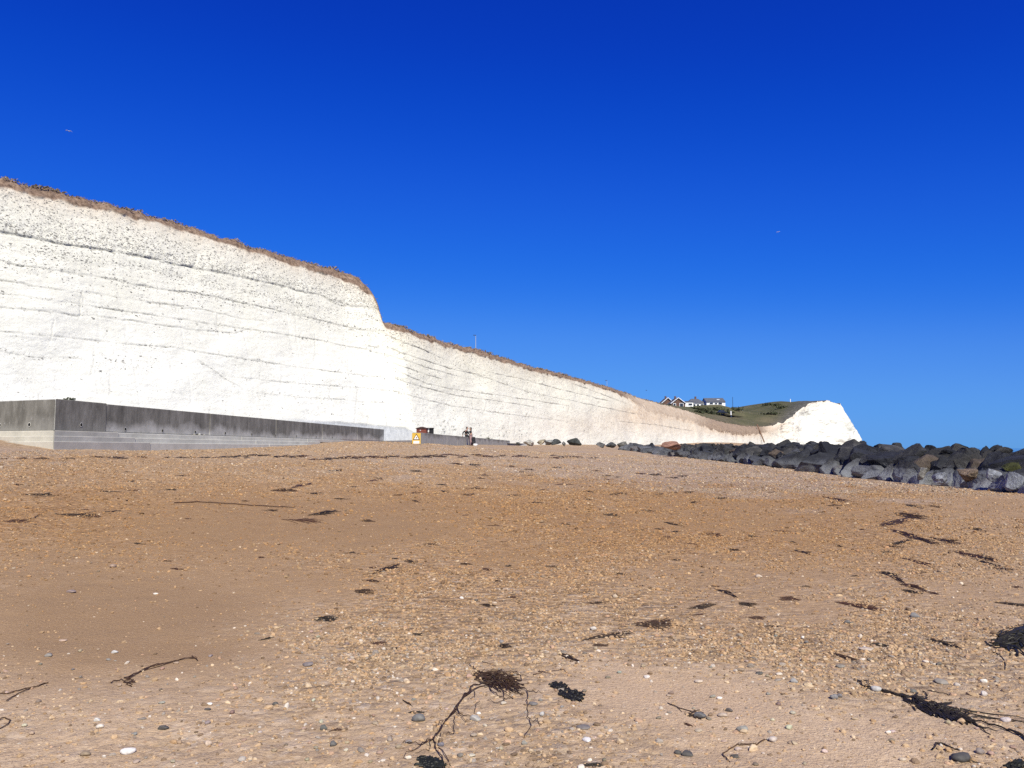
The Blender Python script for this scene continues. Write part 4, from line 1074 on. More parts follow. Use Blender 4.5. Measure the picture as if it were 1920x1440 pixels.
    m.tube([q + Vector((0, 0, .02)), q + f * .025 - Vector((0, 0, .02)), q - Vector((0, 0, .035))], [.010, .016, .010], 6); m.build('nose', M_SKIN, e)
    for s_ in (-1, 1):
        m = MB(); m.tube([h + f * .088 + sd * s_ * .033 + Vector((0, 0, .018)), h + f * .100 + sd * s_ * .033 + Vector((0, 0, .018))], .011, 6); m.build('eye', M_HAIR, e)
        m = MB(); m.tube([h + sd * s_ * .09 + Vector((0, 0, .03)), h + sd * s_ * .103, h + sd * s_ * .092 - Vector((0, 0, .03))], [.012, .02, .012], 6); m.build('ear', M_SKIN, e)
    m = MB(); m.tube([h + f * .088 + sd * .025 - Vector((0, 0, .058)), h + f * .098 - Vector((0, 0, .060)), h + f * .088 - sd * .025 - Vector((0, 0, .058))], .008, 5); m.build('mouth', M_PINK, e)
    return e
# seated on the wall, legs over the beach side (+x), leaning back on one arm
ya = 72.5; pa = on_wall2(ya, -0.28)
JA = dict(pelvis=(0, 0, .10), waist=(.0, 0, .28), chest=(.05, 0, .50), neck=(.09, 0, .66), chin=(.13, 0, .73), head=(.13, 0, .80), crown=(.12, 0, .88), nose=(.23, -.03, .80),
          shL=(.05, .17, .57), elL=(.18, .26, .34), wrL=(.34, .2, .22), palmL=(.41, .17, .20), shR=(.03, -.17, .57), elR=(-.24, -.24, .42), wrR=(-.27, -.2, .16), palmR=(-.29, -.2, .08),
          hipL=(.05, .10, .09), knL=(.42, .13, .06), anL=(.52, .13, -.38), toeL=(.66, .13, -.44), hipR=(.05, -.10, .09), knR=(.40, -.12, .03), anR=(.44, -.12, -.44), toeR=(.58, -.13, -.50))
person((pa.x, pa.y, WALL2_Z), 0, 'person in black clothes sitting on the low wall with legs hanging', JA, M_BLKCLOTH, M_BLKCLOTH, M_GREYHAIR, 1.0)
# standing on the shingle facing the seated one (-x), arms raised
pb = at(883.0, 834, 70.5); pb.z = gz1(pb.x, pb.y)
JB = dict(pelvis=(0, 0, .95), waist=(.0, 0, 1.10), chest=(-.01, 0, 1.30), neck=(-.03, 0, 1.46), chin=(-.07, 0, 1.53), head=(-.06, 0, 1.60), crown=(-.05, 0, 1.68), nose=(-.16, -.02, 1.60),
          shL=(-.02, -.17, 1.37), elL=(-.20, -.24, 1.25), wrL=(-.40, -.12, 1.40), palmL=(-.46, -.09, 1.43), shR=(-.02, .17, 1.37), elR=(-.22, .22, 1.24), wrR=(-.40, .1, 1.38), palmR=(-.46, .07, 1.41),
          hipL=(.0, -.09, .92), knL=(-.05, -.11, .50), anL=(.03, -.12, .09), toeL=(-.10, -.13, .04), hipR=(.0, .09, .92), knR=(-.03, .12, .50), anR=(.10, .12, .09), toeR=(-.03, .13, .04))
person((pb.x, pb.y, pb.z - 0.01), 0, 'person with dark hair, dark top and pale pink trousers standing by the low wall', JB, M_CHAR, M_PINK, M_HAIR, 0.93, True)
ph = Vector((pb.x - .47, pb.y - .01, pb.z + 1.34))
o = MB().box((0, 0, 0), (.02, .16, .085)).build('phone', M_FRAME, bevel=.006); o.location = ph; tag(o, 'black phone held up by the standing person in pink trousers', 'phone')
# rucksack leaning against the wall
pr = at(888.0, 833, 70.0); pr.z = gz1(pr.x, pr.y)
rk = tag(empty('rucksack', pr, .2), 'tall black rucksack standing on the shingle right of the two people', 'rucksack'); rk.scale = (.75, .75, .8)
rv, rf_ = ICO2; q = np.sign(rv) * np.abs(rv) ** 0.6
link('pack', np_mesh('pack', q * np.array([.22, .16, .46]) + np.array([0, 0, .44]), rf_), M_BLKCLOTH, rk)
link('lid', np_mesh('lid', q * np.array([.20, .17, .10]) + np.array([0, 0, .86]), rf_), M_CHAR, rk)
link('pocket', np_mesh('pocket', q * np.array([.15, .07, .17]) + np.array([0, -.17, .30]), rf_), M_CHAR, rk)
for sx in (-.1, .1): MB().tube([(sx, .15, .8), (sx * 1.2, .24, .6), (sx, .16, .25)], .025, 6).build('strap', M_BLKCLOTH, rk)
pw = at(891.0, 831.5, 69.6); pw.z = gz1(pw.x, pw.y) + .09
o = link('white_bag', np_mesh('white_bag', q * np.array([.20, .12, .10]) + 0.02 * np.sin(q[:, [1, 2, 0]] * 9), rf_), M_PANE); o.location = pw; tag(o, 'crumpled white bag beside the black rucksack', 'bag')

# ------------------------------------------------------------------ seaweed
t = NT('seaweed', 0.55, 0.4)
t.color(t.mix(1.0, t.objcolor(), t.ramp(t.noise(30, 3), [(0.3, 0.6), (0.7, 1.5)]), 'MULTIPLY'))
M_WEED = t.m
WEEDC = [(0.030, 0.018, 0.010), (0.045, 0.024, 0.012), (0.022, 0.016, 0.010), (0.060, 0.028, 0.016)]
def strands_object(cx, cy, strands, label, group=None, col=None, name='seaweed'):
    """strands: lists of (dx, dy, h, r): photo pixel offsets from cx, cy laid on the ground there, height and radius in metres"""
    P0 = on_ground(cx, cy); dx = (on_ground(cx + 12, cy) - P0) / 12; dy = (on_ground(cx, cy + 6) - on_ground(cx, cy - 6)) / 12
    pts = np.array([(P0.x + dx.x * s_[0] + dy.x * s_[1], P0.y + dx.y * s_[0] + dy.y * s_[1]) for st in strands for s_ in st])
    gz = ground_z(pts[:, 0], pts[:, 1]); m = MB(); k = 0
    for st in strands:
        pp = []; rad = []
        for s_ in st:
            pp.append((pts[k, 0] - P0.x, pts[k, 1] - P0.y, gz[k] - P0.z + s_[2] + s_[3] * 0.6)); rad.append(s_[3]); k += 1
        m.tube(pp, rad, 4, cap=False)
    o = m.build(name, M_WEED, smooth=True); o.location = P0
    o.color = (*(col or random.choice(WEEDC)), 1)
    return tag(o, label, 'seaweed', group)
def crooked(pts, r0, r1, n=4, jit=2.0, h=0.004, rnd=random):
    """a strand through the given pixel points with extra wavy points"""
    out = []
    for (a, b) in zip(pts, pts[1:]):
        for i in range(n):
            f = i / n; out.append((a[0] + (b[0] - a[0]) * f + rnd.uniform(-jit, jit), a[1] + (b[1] - a[1]) * f + rnd.uniform(-jit, jit) * .6, h * rnd.uniform(0, 2)))
    out.append((*pts[-1], 0)); N = len(out)
    return [(x, y, z, r0 + (r1 - r0) * i / (N - 1)) for i, (x, y, z) in enumerate(out)]
def tangle(n, rx, ry, ln, r, h, slope=0.0, rnd=random, cx=0, cy=0, spread=.35):
    st = []
    for _ in range(n):
        an = rnd.uniform(0, 6.28); q = math.sqrt(rnd.random()); x = cx + rx * q * math.cos(an); y = cy + ry * q * math.sin(an)
        d = rnd.gauss(0, spread); L = ln * rnd.uniform(.5, 1.3); s_ = []; x -= L / 2; bend = rnd.uniform(-.7, .7) * spread
        for i in range(6):
            f = i / 5; s_.append((x, y + slope * (x - cx), h * rnd.uniform(.1, 1) * math.sin(math.pi * min(max(f, .08), .92)) * (1.1 - q), r * rnd.uniform(.6, 1.2)))
            x += L / 5 * math.cos(d); y += L / 5 * math.sin(d) * .5; d += bend
        st.append(s_)
    return st
def rel(pts, cx, cy, x0, y0, sc): return [(x0 + a / sc - cx, y0 + b / sc - cy) for a, b in pts]
rs = random.Random(3)
# 1 the big tangle with a long branching tail
cx, cy = 935, 1276; S5 = 5.647
st = tangle(150, 33, 14, 46, .0027, .045, .15, rs)
for pl_, r0, r1 in [([(830, 290), (720, 310), (610, 340), (540, 430), (480, 520), (410, 620), (370, 700), (325, 785), (240, 830), (130, 835), (75, 825)], .007, .003), ([(325, 785), (220, 850), (115, 915)], .005, .002),
                    ([(800, 310), (700, 340), (600, 400), (520, 460), (470, 560), (400, 650), (340, 760)], .006, .004), ([(325, 785), (370, 850), (430, 905), (470, 970), (400, 1000), (330, 1000)], .005, .003), ([(300, 800), (310, 860), (200, 880)], .003, .002), ([(600, 390), (520, 450), (480, 540), (430, 590)], .007, .006),
                    ([(480, 530), (520, 590), (650, 590), (655, 500), (690, 465)], .004, .002), ([(490, 590), (580, 640)], .003, .002), ([(465, 600), (480, 680), (490, 740), (400, 750)], .003, .003), ([(770, 290), (790, 360), (850, 410), (930, 440), (990, 428)], .005, .003),
                    ([(930, 440), (930, 460), (860, 475), (770, 455)], .004, .002), ([(1000, 300), (1100, 330), (1160, 360), (1150, 480), (1140, 580), (1160, 640), (1090, 720)], .004, .003), ([(1160, 360), (1240, 360), (1310, 365)], .004, .002), ([(1160, 600), (1220, 590), (1240, 630)], .003, .002),
                    ([(1060, 200), (1100, 180), (1120, 260), (1040, 300)], .003, .002), ([(540, 100), (600, 150), (680, 190), (760, 200)], .004, .003), ([(370, 640), (330, 690), (295, 710)], .003, .002), ([(620, 380), (640, 440), (570, 460)], .003, .002), ([(370, 740), (380, 830), (500, 920)], .004, .003),
                    ([(1000, 360), (1060, 390), (1040, 330), (1100, 400)], .003, .002), ([(690, 60), (760, 90), (850, 110)], .003, .002), ([(1000, 160), (1080, 180), (1200, 200)], .003, .002)]:
    st.append(crooked(rel(pl_, cx, cy, 780, 1230, S5), r0 * .75, r1 * .7, 4, 1.6, .008, rs))
strands_object(cx, cy, st, 'largest brown seaweed tangle in the centre foreground, with a long branching tail', col=(0.042, 0.022, 0.011))
strands_object(1110, 1262, [crooked(rel([(1250, 205), (1380, 160), (1560, 150), (1650, 230)], 1110, 1262, 780, 1230, S5), .003, .002, 3, 1, .004, rs), crooked(rel([(1290, 160), (1370, 180), (1450, 205)], 1110, 1262, 780, 1230, S5), .003, .002, 3, 1, .004, rs)], 'thin kinked seaweed stem above the black wrack patch')
# 2 black wrack
st = tangle(34, 15, 6, 9, .008, .012, .1, rs, -12, -9) + tangle(60, 22, 9, 11, .009, .016, .1, rs, 12, 8)
strands_object(1060, 1297, st, 'patch of black bladder wrack right of the largest seaweed tangle', col=(0.010, 0.009, 0.008))
# 3 right-hand mass with trailing strands
cx, cy = 1750, 1326; S3 = 5.333
st = [crooked(rel(p_, cx, cy, 1560, 1240, S3), a_, b_, 4, 1.5, .006, rs) for p_, a_, b_ in [([(180, 190), (260, 250), (330, 270), (410, 290), (540, 320), (740, 350)], .005, .008), ([(190, 180), (280, 190), (340, 250)], .003, .003), ([(300, 280), (420, 290), (600, 330), (760, 380)], .005, .009),
      ([(1280, 500), (1500, 530), (1900, 580)], .006, .002), ([(1290, 560), (1600, 580), (1920, 640)], .005, .002), ([(1290, 600), (1450, 660), (1600, 695)], .007, .002), ([(1250, 590), (1400, 640), (1530, 722)], .009, .003), ([(1400, 600), (1650, 670), (1800, 740), (1910, 830)], .004, .007), ([(1300, 520), (1700, 600), (1900, 620)], .004, .002), ([(1700, 690), (1840, 760), (1910, 800)], .006, .008), ([(900, 300), (950, 340), (930, 360)], .004, .003), ([(950, 290), (1040, 300), (1180, 340)], .003, .002)]]
for cxx, cyy, rx, ry, n in [(840, 400, 20, 8, 70), (960, 460, 24, 9, 80), (1080, 490, 26, 10, 90), (1190, 530, 22, 11, 90), (1260, 570, 14, 7, 50)]:
    st += tangle(n, rx, ry, 26, .0055, .028, .30, rs, 1560 + cxx / S3 - cx, 1240 + cyy / S3 - cy)
strands_object(cx, cy, st, 'long dark seaweed mass in the right foreground, trailing strands to the picture edge', col=(0.018, 0.013, 0.008))
# 4 others that the photo singles out
strands_object(312, 1250, [crooked(rel(p_, 312, 1250, 0, 1200, 4.571), a_, b_, 4, 1.2, .005, rs) for p_, a_, b_ in [([(1080, 330), (1180, 290), (1270, 240), (1500, 190), (1700, 160)], .004, .003), ([(1130, 310), (1230, 270), (1290, 235), (1400, 205)], .004, .004), ([(1100, 340), (1250, 260), (1480, 200), (1690, 150)], .003, .003), ([(980, 360), (1060, 335), (1150, 370)], .004, .003), ([(1650, 150), (1700, 185)], .006, .004)]]
               + tangle(14, 9, 6, 12, .004, .012, 0, rs, -65, 26), 'brown seaweed stem lying at a slant in the left foreground', col=(0.05, 0.026, 0.014))
strands_object(45, 1295, [crooked(rel(p_, 45, 1295, 0, 1200, 4.571), .004, .003, 4, 1.2, .004, rs) for p_ in ([(-60, 480), (80, 465), (200, 430), (420, 365)], [(60, 525), (150, 470), (280, 415), (420, 370)])], 'pair of thin seaweed stems running off the left edge', col=(0.07, 0.04, 0.02))
strands_object(10, 1355, [crooked(rel([(-20, 690), (40, 672), (90, 700), (60, 735), (-30, 770)], 10, 1355, 0, 1200, 4.571), .004, .003, 4, .8, .004, rs)], 'single looped seaweed stem at the left edge near the bottom', col=(0.07, 0.04, 0.02))
strands_object(812, 1434, tangle(55, 20, 8, 16, .010, .016, .1, rs) + tangle(14, 8, 10, 12, .008, .012, 0, rs, -22, -6), 'black wrack clump cut by the bottom edge of the picture', col=(0.010, 0.011, 0.008))
strands_object(1905, 1198, tangle(150, 34, 13, 42, .010, .07, -.1, rs, 12, 0) + tangle(30, 40, 18, 60, .005, .02, -.1, rs), 'dark heap of seaweed at the right edge of the picture', col=(0.014, 0.012, 0.007))
strands_object(1907, 1437, tangle(50, 18, 6, 16, .008, .014, 0, rs), 'dark seaweed scrap in the bottom right corner', col=(0.012, 0.012, 0.007))
strands_object(1400, 1405, [crooked(rel([(1900, 1140), (1830, 1190), (1690, 1185), (1580, 1260), (1640, 1330)], 1400, 1405, 960, 1100, 4), .0045, .003, 4, .8, .004, rs), crooked(rel([(1830, 1185), (1700, 1190)], 1400, 1405, 960, 1100, 4), .004, .003, 4, 1, .004, rs)], 'bent brown seaweed stem below the grey stones, ending at a pale pebble', col=(0.07, 0.038, 0.018))
strands_object(1296, 1337, [crooked(rel([(1160, 870), (1250, 915), (1370, 950)], 1296, 1337, 960, 1100, 4), .003, .003, 4, .8, .003, rs), crooked(rel([(1240, 915), (1275, 945)], 1296, 1337, 960, 1100, 4), .002, .002, 3, .5, .003, rs)] + tangle(16, 14, 7, 14, .004, .010, 0, rs, 8, 4), 'seaweed stem tied round a slate grey pebble', col=(0.035, 0.02, 0.012))
strands_object(1785, 1400, [crooked([(-36, 8), (-30, -3), (-16, -3), (2, 6), (14, 8)], .006, .004, 3, .8, .004, rs), crooked([(12, 22), (30, 25), (48, 27)], .004, .003, 3, .8, .003, rs)], 'hooked seaweed stalk beside the big dark pebble at lower right', col=(0.025, 0.016, 0.01))
strands_object(440, 948, [crooked([(-110, -8), (-60, -7), (0, -2), (60, 5), (113, 9)], .012, .010, 5, .7, .006, rs)], 'long thin straight strand of weed across the damp sand on the left', col=(0.07, 0.035, 0.018))
# 5 scraps: x, y, length, thickness in photo pixels, slope
SCRAPS = [(857, 870, 24, 4, .06), (890, 872, 22, 4, .1), (958, 875, 14, 3, .1), (993, 881, 18, 4, 0), (780, 884, 24, 2.5, 0), (702, 901, 30, 3, -.1), (833, 922, 16, 3, .2), (1117, 883, 16, 3, 0), (1045, 877, 24, 2, 0), (903, 897, 18, 2, .1), (890, 916, 44, 2, 0),
          (780, 940, 14, 4, .2), (1003, 943, 24, 3, 0), (1103, 937, 12, 3, 0), (1148, 966, 32, 4, 0), (1213, 958, 22, 3, .1), (690, 977, 26, 5, .05), (1062, 982, 18, 5, 0), (1017, 979, 14, 3, 0), (807, 1021, 30, 4, 0), (1260, 983, 36, 3, .2), (1235, 992, 16, 3, .1), (1267, 997, 14, 4, 0), (1252, 1008, 18, 4, 0),
          (875, 1058, 24, 7, .05), (913, 1068, 22, 5, .1), (953, 1061, 14, 5, 0), (1042, 1063, 12, 4, 0), (1160, 1076, 26, 4, .1), (1268, 1050, 22, 4, .1), (932, 1090, 14, 4, 0), (915, 1135, 28, 6, .05), (740, 1048, 16, 4, 0), (770, 1053, 26, 8, .1), (725, 1067, 50, 10, -.25), (702, 1065, 18, 6, 0), (697, 1089, 32, 6, .15), (680, 1110, 40, 9, -.1),
          (1710, 968, 60, 10, .1), (1677, 980, 60, 10, -.15), (1697, 1000, 60, 7, .3), (1727, 1012, 60, 7, .3), (1773, 1014, 60, 5, .2), (1690, 1018, 50, 6, -.15), (1673, 1025, 40, 4, .1), (1717, 1053, 60, 5, .25), (1663, 1035, 20, 5, 0), (1827, 1043, 80, 6, .2), (1853, 1048, 40, 8, .2), (1853, 1057, 60, 5, .3), (1880, 1067, 50, 4, .15), (1667, 1077, 40, 8, .25), (1685, 1087, 26, 11, .4), (1713, 1100, 50, 8, .2), (1710, 1110, 40, 6, .2), (1747, 1112, 24, 5, .1),
          (1830, 992, 30, 5, .15), (1753, 950, 24, 4, .1), (1340, 1004, 30, 8, .1), (1302, 943, 14, 7, 0), (1412, 1006, 18, 4, .1), (1377, 1032, 22, 7, .1), (1573, 1024, 14, 5, .2), (1487, 1017, 14, 4, 0), (1503, 1035, 44, 4, .2), (1467, 996, 26, 3, .1), (1480, 1123, 40, 9, 0), (1402, 1133, 32, 9, .1), (1317, 1138, 46, 9, -.1), (1420, 1159, 32, 8, 0), (1363, 1112, 40, 7, .3), (1907, 1101, 20, 4, 0), (1613, 1137, 90, 5, .15), (1897, 1133, 60, 4, .15), (1350, 934, 24, 3, 0), (1570, 937, 50, 4, .2), (1713, 950, 40, 3, .1),
          (78, 928, 60, 3, -.03), (33, 909, 24, 3, 0), (237, 885, 10, 3, 0), (320, 918, 24, 3, 0), (250, 920, 26, 2, 0), (205, 922, 40, 2, 0), (533, 920, 44, 7, .02), (567, 910, 40, 4, -.2), (30, 978, 60, 4, 0), (67, 970, 14, 4, -.4), (147, 966, 80, 4, .02), (177, 969, 22, 4, 0), (610, 962, 50, 9, -.1), (567, 977, 80, 3, .05), (260, 1020, 20, 4, .1), (333, 1067, 26, 4, .05), (315, 1052, 18, 3, 0), (490, 1046, 14, 4, 0), (353, 973, 12, 4, 0), (238, 939, 10, 3, 0),
          (612, 1161, 46, 11, -.05), (712, 1207, 28, 7, 0), (745, 1216, 22, 6, 0), (947, 1212, 24, 11, 0), (782, 1190, 20, 7, .1), (500, 1199, 26, 3, -.2), (635, 1370, 28, 3, -.1), (765, 1320, 16, 3, .6), (780, 1337, 30, 5, 0), (1230, 1171, 76, 12, .05), (1135, 1192, 90, 5, -.15), (1125, 1211, 28, 8, 0), (1067, 1234, 36, 8, .3), (1290, 1360, 16, 4, .3), (1115, 1435, 40, 7, 0), (1650, 1210, 40, 5, .05), (1768, 1207, 60, 5, .2), (1582, 1232, 50, 5, .3)]
rs2 = random.Random(8)
for lo_, hi_, ya_, yb_, n_, tk in [(0, 100, 858, 862, 5, 3), (110, 370, 857, 860, 7, 2), (380, 470, 858, 857, 5, 3), (440, 570, 854, 856, 11, 3.5), (580, 650, 859, 861, 6, 3), (640, 800, 856, 858, 14, 3.5), (780, 980, 853, 857, 14, 3), (960, 1120, 854, 858, 8, 2.5), (1120, 1300, 885, 900, 6, 2.5), (560, 1300, 868, 930, 16, 2.2), (640, 1900, 900, 1050, 20, 1.5), (0, 640, 880, 960, 8, 1.3), (900, 1900, 1050, 1180, 14, 2.0)]:
    for i in range(n_):
        f = (i + rs2.random()) / n_; SCRAPS.append((lo_ + (hi_ - lo_) * f, ya_ + (yb_ - ya_) * rs2.random() + rs2.uniform(-1.5, 1.5), rs2.uniform(12, 34), tk * rs2.uniform(.7, 1.2), rs2.uniform(-.04, .04)))
def scrap_label(x, y):
    if y < 866: return 'scrap of the dark strandline along the beach top', 'strandline weed scraps'
    if y > 1140: return 'weed scrap among the foreground pebbles', 'foreground weed scraps'
    if x > 1640 and 940 < y < 1120: return 'weed strip in the drift below the boulders', 'weed drift below the boulders'
    if 660 < x < 800 and y > 1040: return 'weed scrap in the cluster left of centre', 'weed cluster left of centre'
    return ('weed scrap on the left half of the beach', 'scattered weed on the left') if x < 960 else ('weed scrap on the right half of the beach', 'scattered weed on the right')
SCRAPS.sort(key=lambda q_: q_[0])
n_of = {}
for (x, y, L, tk, sl) in SCRAPS:
    P0 = on_ground(x, y); pxm = P0.y / F
    r = max(0.003, 0.42 * pxm); n_ = int(4 + tk * L / 13)
    lab, grp = scrap_label(x, y); k_ = n_of.get(grp, 0); n_of[grp] = k_ + 1
    lab = f'{ordw(k_)} from the left, {lab}'
    st = tangle(n_, L * .36, max(tk * .34, .6), L * .5, r, min(.05, max(.01, tk * pxm * .35)), sl, rs2, spread=.13) + tangle(3, L * .55, tk * .5, L * .4, r * .6, .004, sl, rs2, spread=.2)
    strands_object(x, y, st, lab, grp)

# ------------------------------------------------------------------ pebbles
PM = [boulder_mesh(300 + i, 'pebble', ICO2 if i else ico(3), planes=8, rough=0.045, lim=(0.52, 0.92)) for i in range(8)]
t = NT('pebble_stone', 0.7, 0.35)
t.color(t.mix(1.0, t.objcolor(), t.ramp(t.noise(2.2, 5, 0.7, dist=0.5), [(0.3, 0.7), (0.5, 1.0), (0.68, 1.25)]), 'MULTIPLY'))
M_PEB = t.m
for b in PM: b.materials.append(M_PEB)
def pebble(x, y, wpx, hpx, col, label, group=None, rot=0.0, seed=0, flat=1.0):
    P0 = on_ground(x, y); pxm = P0.y / F; w_ = wpx * pxm; r = random.Random(seed + int(x * 7 + y * 13))
    o = bpy.data.objects.new('pebble', PM[r.randrange(8)])
    hgt = max(0.35 * w_, min(w_ * .8, hpx * pxm * 1.0)) * flat
    o.scale = (w_ * .56, w_ * r.uniform(.38, .5), hgt * .56); o.rotation_euler = (r.uniform(-.12, .12), r.uniform(-.12, .12), rot)
    o.location = (P0.x, P0.y, P0.z + hgt * .30); lum = sum(col) / 3; mute = (lum * 1.14, lum * 1.0, lum * .84); o.color = (*[(q_ * .5 + m_ * .5) * .85 for q_, m_ in zip(col, mute)], 1); COL.objects.link(o)
    return tag(o, label, 'pebble', group)
SL, GR, WH, TN, BR, PK, BL = (.085, .082, .078), (.20, .20, .19), (.72, .70, .66), (.50, .34, .20), (.26, .16, .09), (.48, .32, .26), (.16, .17, .22)
for x, y, w_, h_, c, lb, rt in [
    (787, 1352, 27, 17, (.17, .18, .18), 'round grey pebble with weed, left of the big seaweed tail', 0), (1800, 1425, 36, 22, (.07, .072, .075), 'biggest dark pebble, near the bottom right corner', .5), (1838, 1413, 18, 14, (.26, .20, .18), 'mauve brown wedge shaped pebble beside the biggest dark one', .4),
    (1312, 1345, 22, 12, (.13, .14, .15), 'slate pebble wrapped in a seaweed stem', -.3), (1391, 1372, 22, 16, (.27, .29, .27), 'speckled grey green pebble right of centre', -.4), (1272, 1414, 14, 10, SL, 'dark round pebble touching an oblong one, bottom right of centre', 0), (1289, 1417, 24, 11, SL, 'dark oblong pebble touching a round one, bottom right of centre', -.3),
    (1367, 1334, 13, 8, (.12, .10, .09), 'small dark oblong pebble above a tan one', -.5), (1357, 1344, 20, 9, (.50, .37, .26), 'tan half buried pebble right of the weed wrapped slate', -.1), (1378, 1421, 16, 8, (.09, .085, .07), 'dark flat pebble inside the bent seaweed stem', -.2), (1449, 1390, 20, 13, (.55, .46, .40), 'pale pebble at the end of the bent seaweed stem', -.4),
    (306, 1368, 19, 9, SL, 'dark notched pebble on clear sand, left foreground', .1), (607, 1368, 16, 12, (.10, .115, .11), 'dark green grey round pebble on clear sand', .2), (625, 1397, 15, 13, (.12, .125, .125), 'dark pebble with a pale spot below the green grey one', 1.2), (517, 1322, 12, 8, (.10, .10, .09), 'dark oval pebble beside an orange one', .2), (534, 1319, 11, 10, (.62, .38, .14), 'orange ochre round pebble', 0),
    (240, 1412, 26, 16, (.66, .68, .70), 'long white stone near the bottom left', .6), (189, 1365, 16, 9, (.68, .62, .52), 'cream white angular pebble', .3), (182, 1352, 12, 8, (.55, .57, .55), 'small whitish pebble just above the cream angular one', .1), (392, 1322, 12, 7, (.80, .78, .76), 'bright white flat pebble', 0), (389, 1331, 12, 5, (.11, .10, .10), 'dark flat pebble just below the bright white one', .1), (162, 1417, 21, 10, (.34, .23, .11), 'olive brown oval pebble, bottom left', .1),
    (390, 1398, 15, 13, (.60, .42, .28), 'peach coloured rounded pebble', .8), (303, 1319, 12, 6, (.30, .33, .28), 'greenish grey flat pebble', .2), (91, 1231, 15, 8, (.26, .25, .23), 'grey pebble alone on the damp sand', .1), (215, 1225, 12, 7, (.52, .56, .58), 'pale blue grey pebble on the edge of the damp sand', 0), (118, 1203, 14, 6, (.55, .34, .22), 'salmon flat pebble on the damp sand', 0),
    (578, 1248, 22, 10, (.22, .18, .19), 'mauve grey half buried pebble', .1), (1000, 1322, 16, 9, (.17, .165, .17), 'slate grey pebble right of the hanging weed', -.2), (1094, 1366, 24, 8, (.19, .17, .17), 'thin slate flake lying flat', -.15), (891, 1350, 20, 11, (.40, .41, .38), 'pale grey oval pebble right of the seaweed tail', -.3), (898, 1340, 10, 6, WH, 'white chip above the pale grey oval pebble', -.2), (826, 1399, 13, 12, (.15, .15, .22), 'blue grey pebble below the seaweed tail', .3),
    (863, 1419, 12, 10, (.20, .18, .15), 'brown grey round pebble near the bottom centre', 0), (765, 1423, 13, 9, (.70, .62, .48), 'cream pebble near the bottom centre left', .3), (1100, 1390, 18, 9, (.62, .64, .70), 'white and blue streaked stone among gravel, bottom centre', -.8), (1014, 1315, 8, 8, GR, 'small grey pebble near the hanging weed', 0), (1016, 1343, 14, 11, (.42, .44, .45), 'speckled pale grey lump, centre right foreground', .2),
    (1643, 1296, 18, 14, (.42, .44, .46), 'glossy grey pebble on the seaweed strand', -.2), (1489, 1280, 16, 10, (.30, .32, .34), 'two tone grey pebble, right foreground', -.3), (1715, 1157, 19, 11, (.19, .20, .22), 'blue grey pebble on gravel, upper right foreground', -.3), (1590, 1169, 13, 8, (.15, .15, .15), 'dark oval pebble on gravel right of centre', -.2), (1622, 1220, 24, 9, (.50, .38, .31), 'broad pinkish tan flat pebble', -.1),
    (1766, 1281, 24, 10, (.28, .25, .21), 'brown grey long pebble above the seaweed mass', -.5), (1844, 1280, 13, 11, (.72, .72, .66), 'whitish round pebble above the trailing strands', -.3), (1886, 1353, 18, 11, (.52, .44, .46), 'lilac grey pebble among the trailing strands', 0), (1845, 1304, 14, 13, (.52, .48, .48), 'pale mauve lump right of the seaweed mass', .2), (1712, 1298, 14, 9, (.15, .15, .13), 'dark pebble just above the seaweed mass', -.4), (1760, 1247, 10, 12, (.14, .13, .11), 'small upright dark pebble, right side', .2),
    (1665, 1375, 10, 8, (.78, .72, .64), 'small white pebble on the clear sand at right', 0), (1692, 1427, 12, 9, (.58, .44, .28), 'tan pebble left of the biggest dark one', -.2), (1563, 1311, 16, 14, (.20, .21, .24), 'bluish lumpy pebble on clear sand', .3), (1575, 1308, 12, 9, (.17, .16, .18), 'slate chip beside the bluish lumpy pebble', -.2), (1505, 1197, 9, 7, WH, 'white chip on gravel, right of centre', 0), (1512, 1206, 12, 7, (.16, .15, .15), 'dark chip on gravel, right of centre', -.1), (1576, 1252, 16, 8, (.26, .24, .19), 'brown green oval pebble, right of centre', 0),
    (1387, 1258, 16, 9, (.32, .21, .12), 'brown pebble beside a black one right of centre', -.2), (1424, 1264, 13, 7, (.10, .10, .09), 'black oval pebble beside a brown one', 0), (1310, 1280, 15, 8, (.62, .48, .34), 'cream tan wedge pebble on clear sand', -.3), (1213, 1272, 12, 8, (.66, .62, .60), 'white topped pebble on clear sand', -.1), (1161, 1263, 9, 7, (.26, .34, .28), 'small greenish pebble on clear sand', 0), (1349, 1311, 10, 7, (.78, .72, .66), 'white pebble beside a green grey one', 0), (1336, 1308, 11, 7, (.28, .28, .22), 'green grey pebble beside a white one', .1),
    (133, 1111, 17, 7, (.30, .20, .19), 'mauve flat pebble on the damp sand far left', 0), (212, 1064, 14, 9, (.42, .26, .17), 'reddish tan pebble on the damp sand', 0), (292, 1115, 9, 5, (.74, .68, .58), 'white chip on the damp sand', 0), (1423, 1083, 12, 7, (.62, .48, .34), 'cream pebble on gravel, right of centre and farther back', 0), (1112, 1181, 12, 10, (.55, .52, .48), 'pale round pebble by a thin weed stem', 0), (1154, 1121, 11, 9, (.58, .42, .25), 'tan pebble on fine gravel, centre right', -.3), (941, 1206, 10, 8, (.24, .23, .24), 'grey pebble beside a weed clump, centre', 0), (893, 1128, 9, 7, (.14, .11, .09), 'dark brown pebble on gravel, centre', 0), (866, 1123, 8, 7, (.72, .66, .60), 'small white pebble on gravel, centre', 0), (800, 1220, 11, 11, (.48, .33, .22), 'tan upright pebble, left of centre', 0), (762, 1279, 12, 9, (.60, .42, .25), 'golden tan pebble, left of the seaweed tail', .4), (880, 1271, 14, 9, (.55, .27, .17), 'reddish pebble at the left end of the seaweed tangle', .3)]:
    pebble(x, y, w_, h_, c, lb, None, rt, flat=0.85)
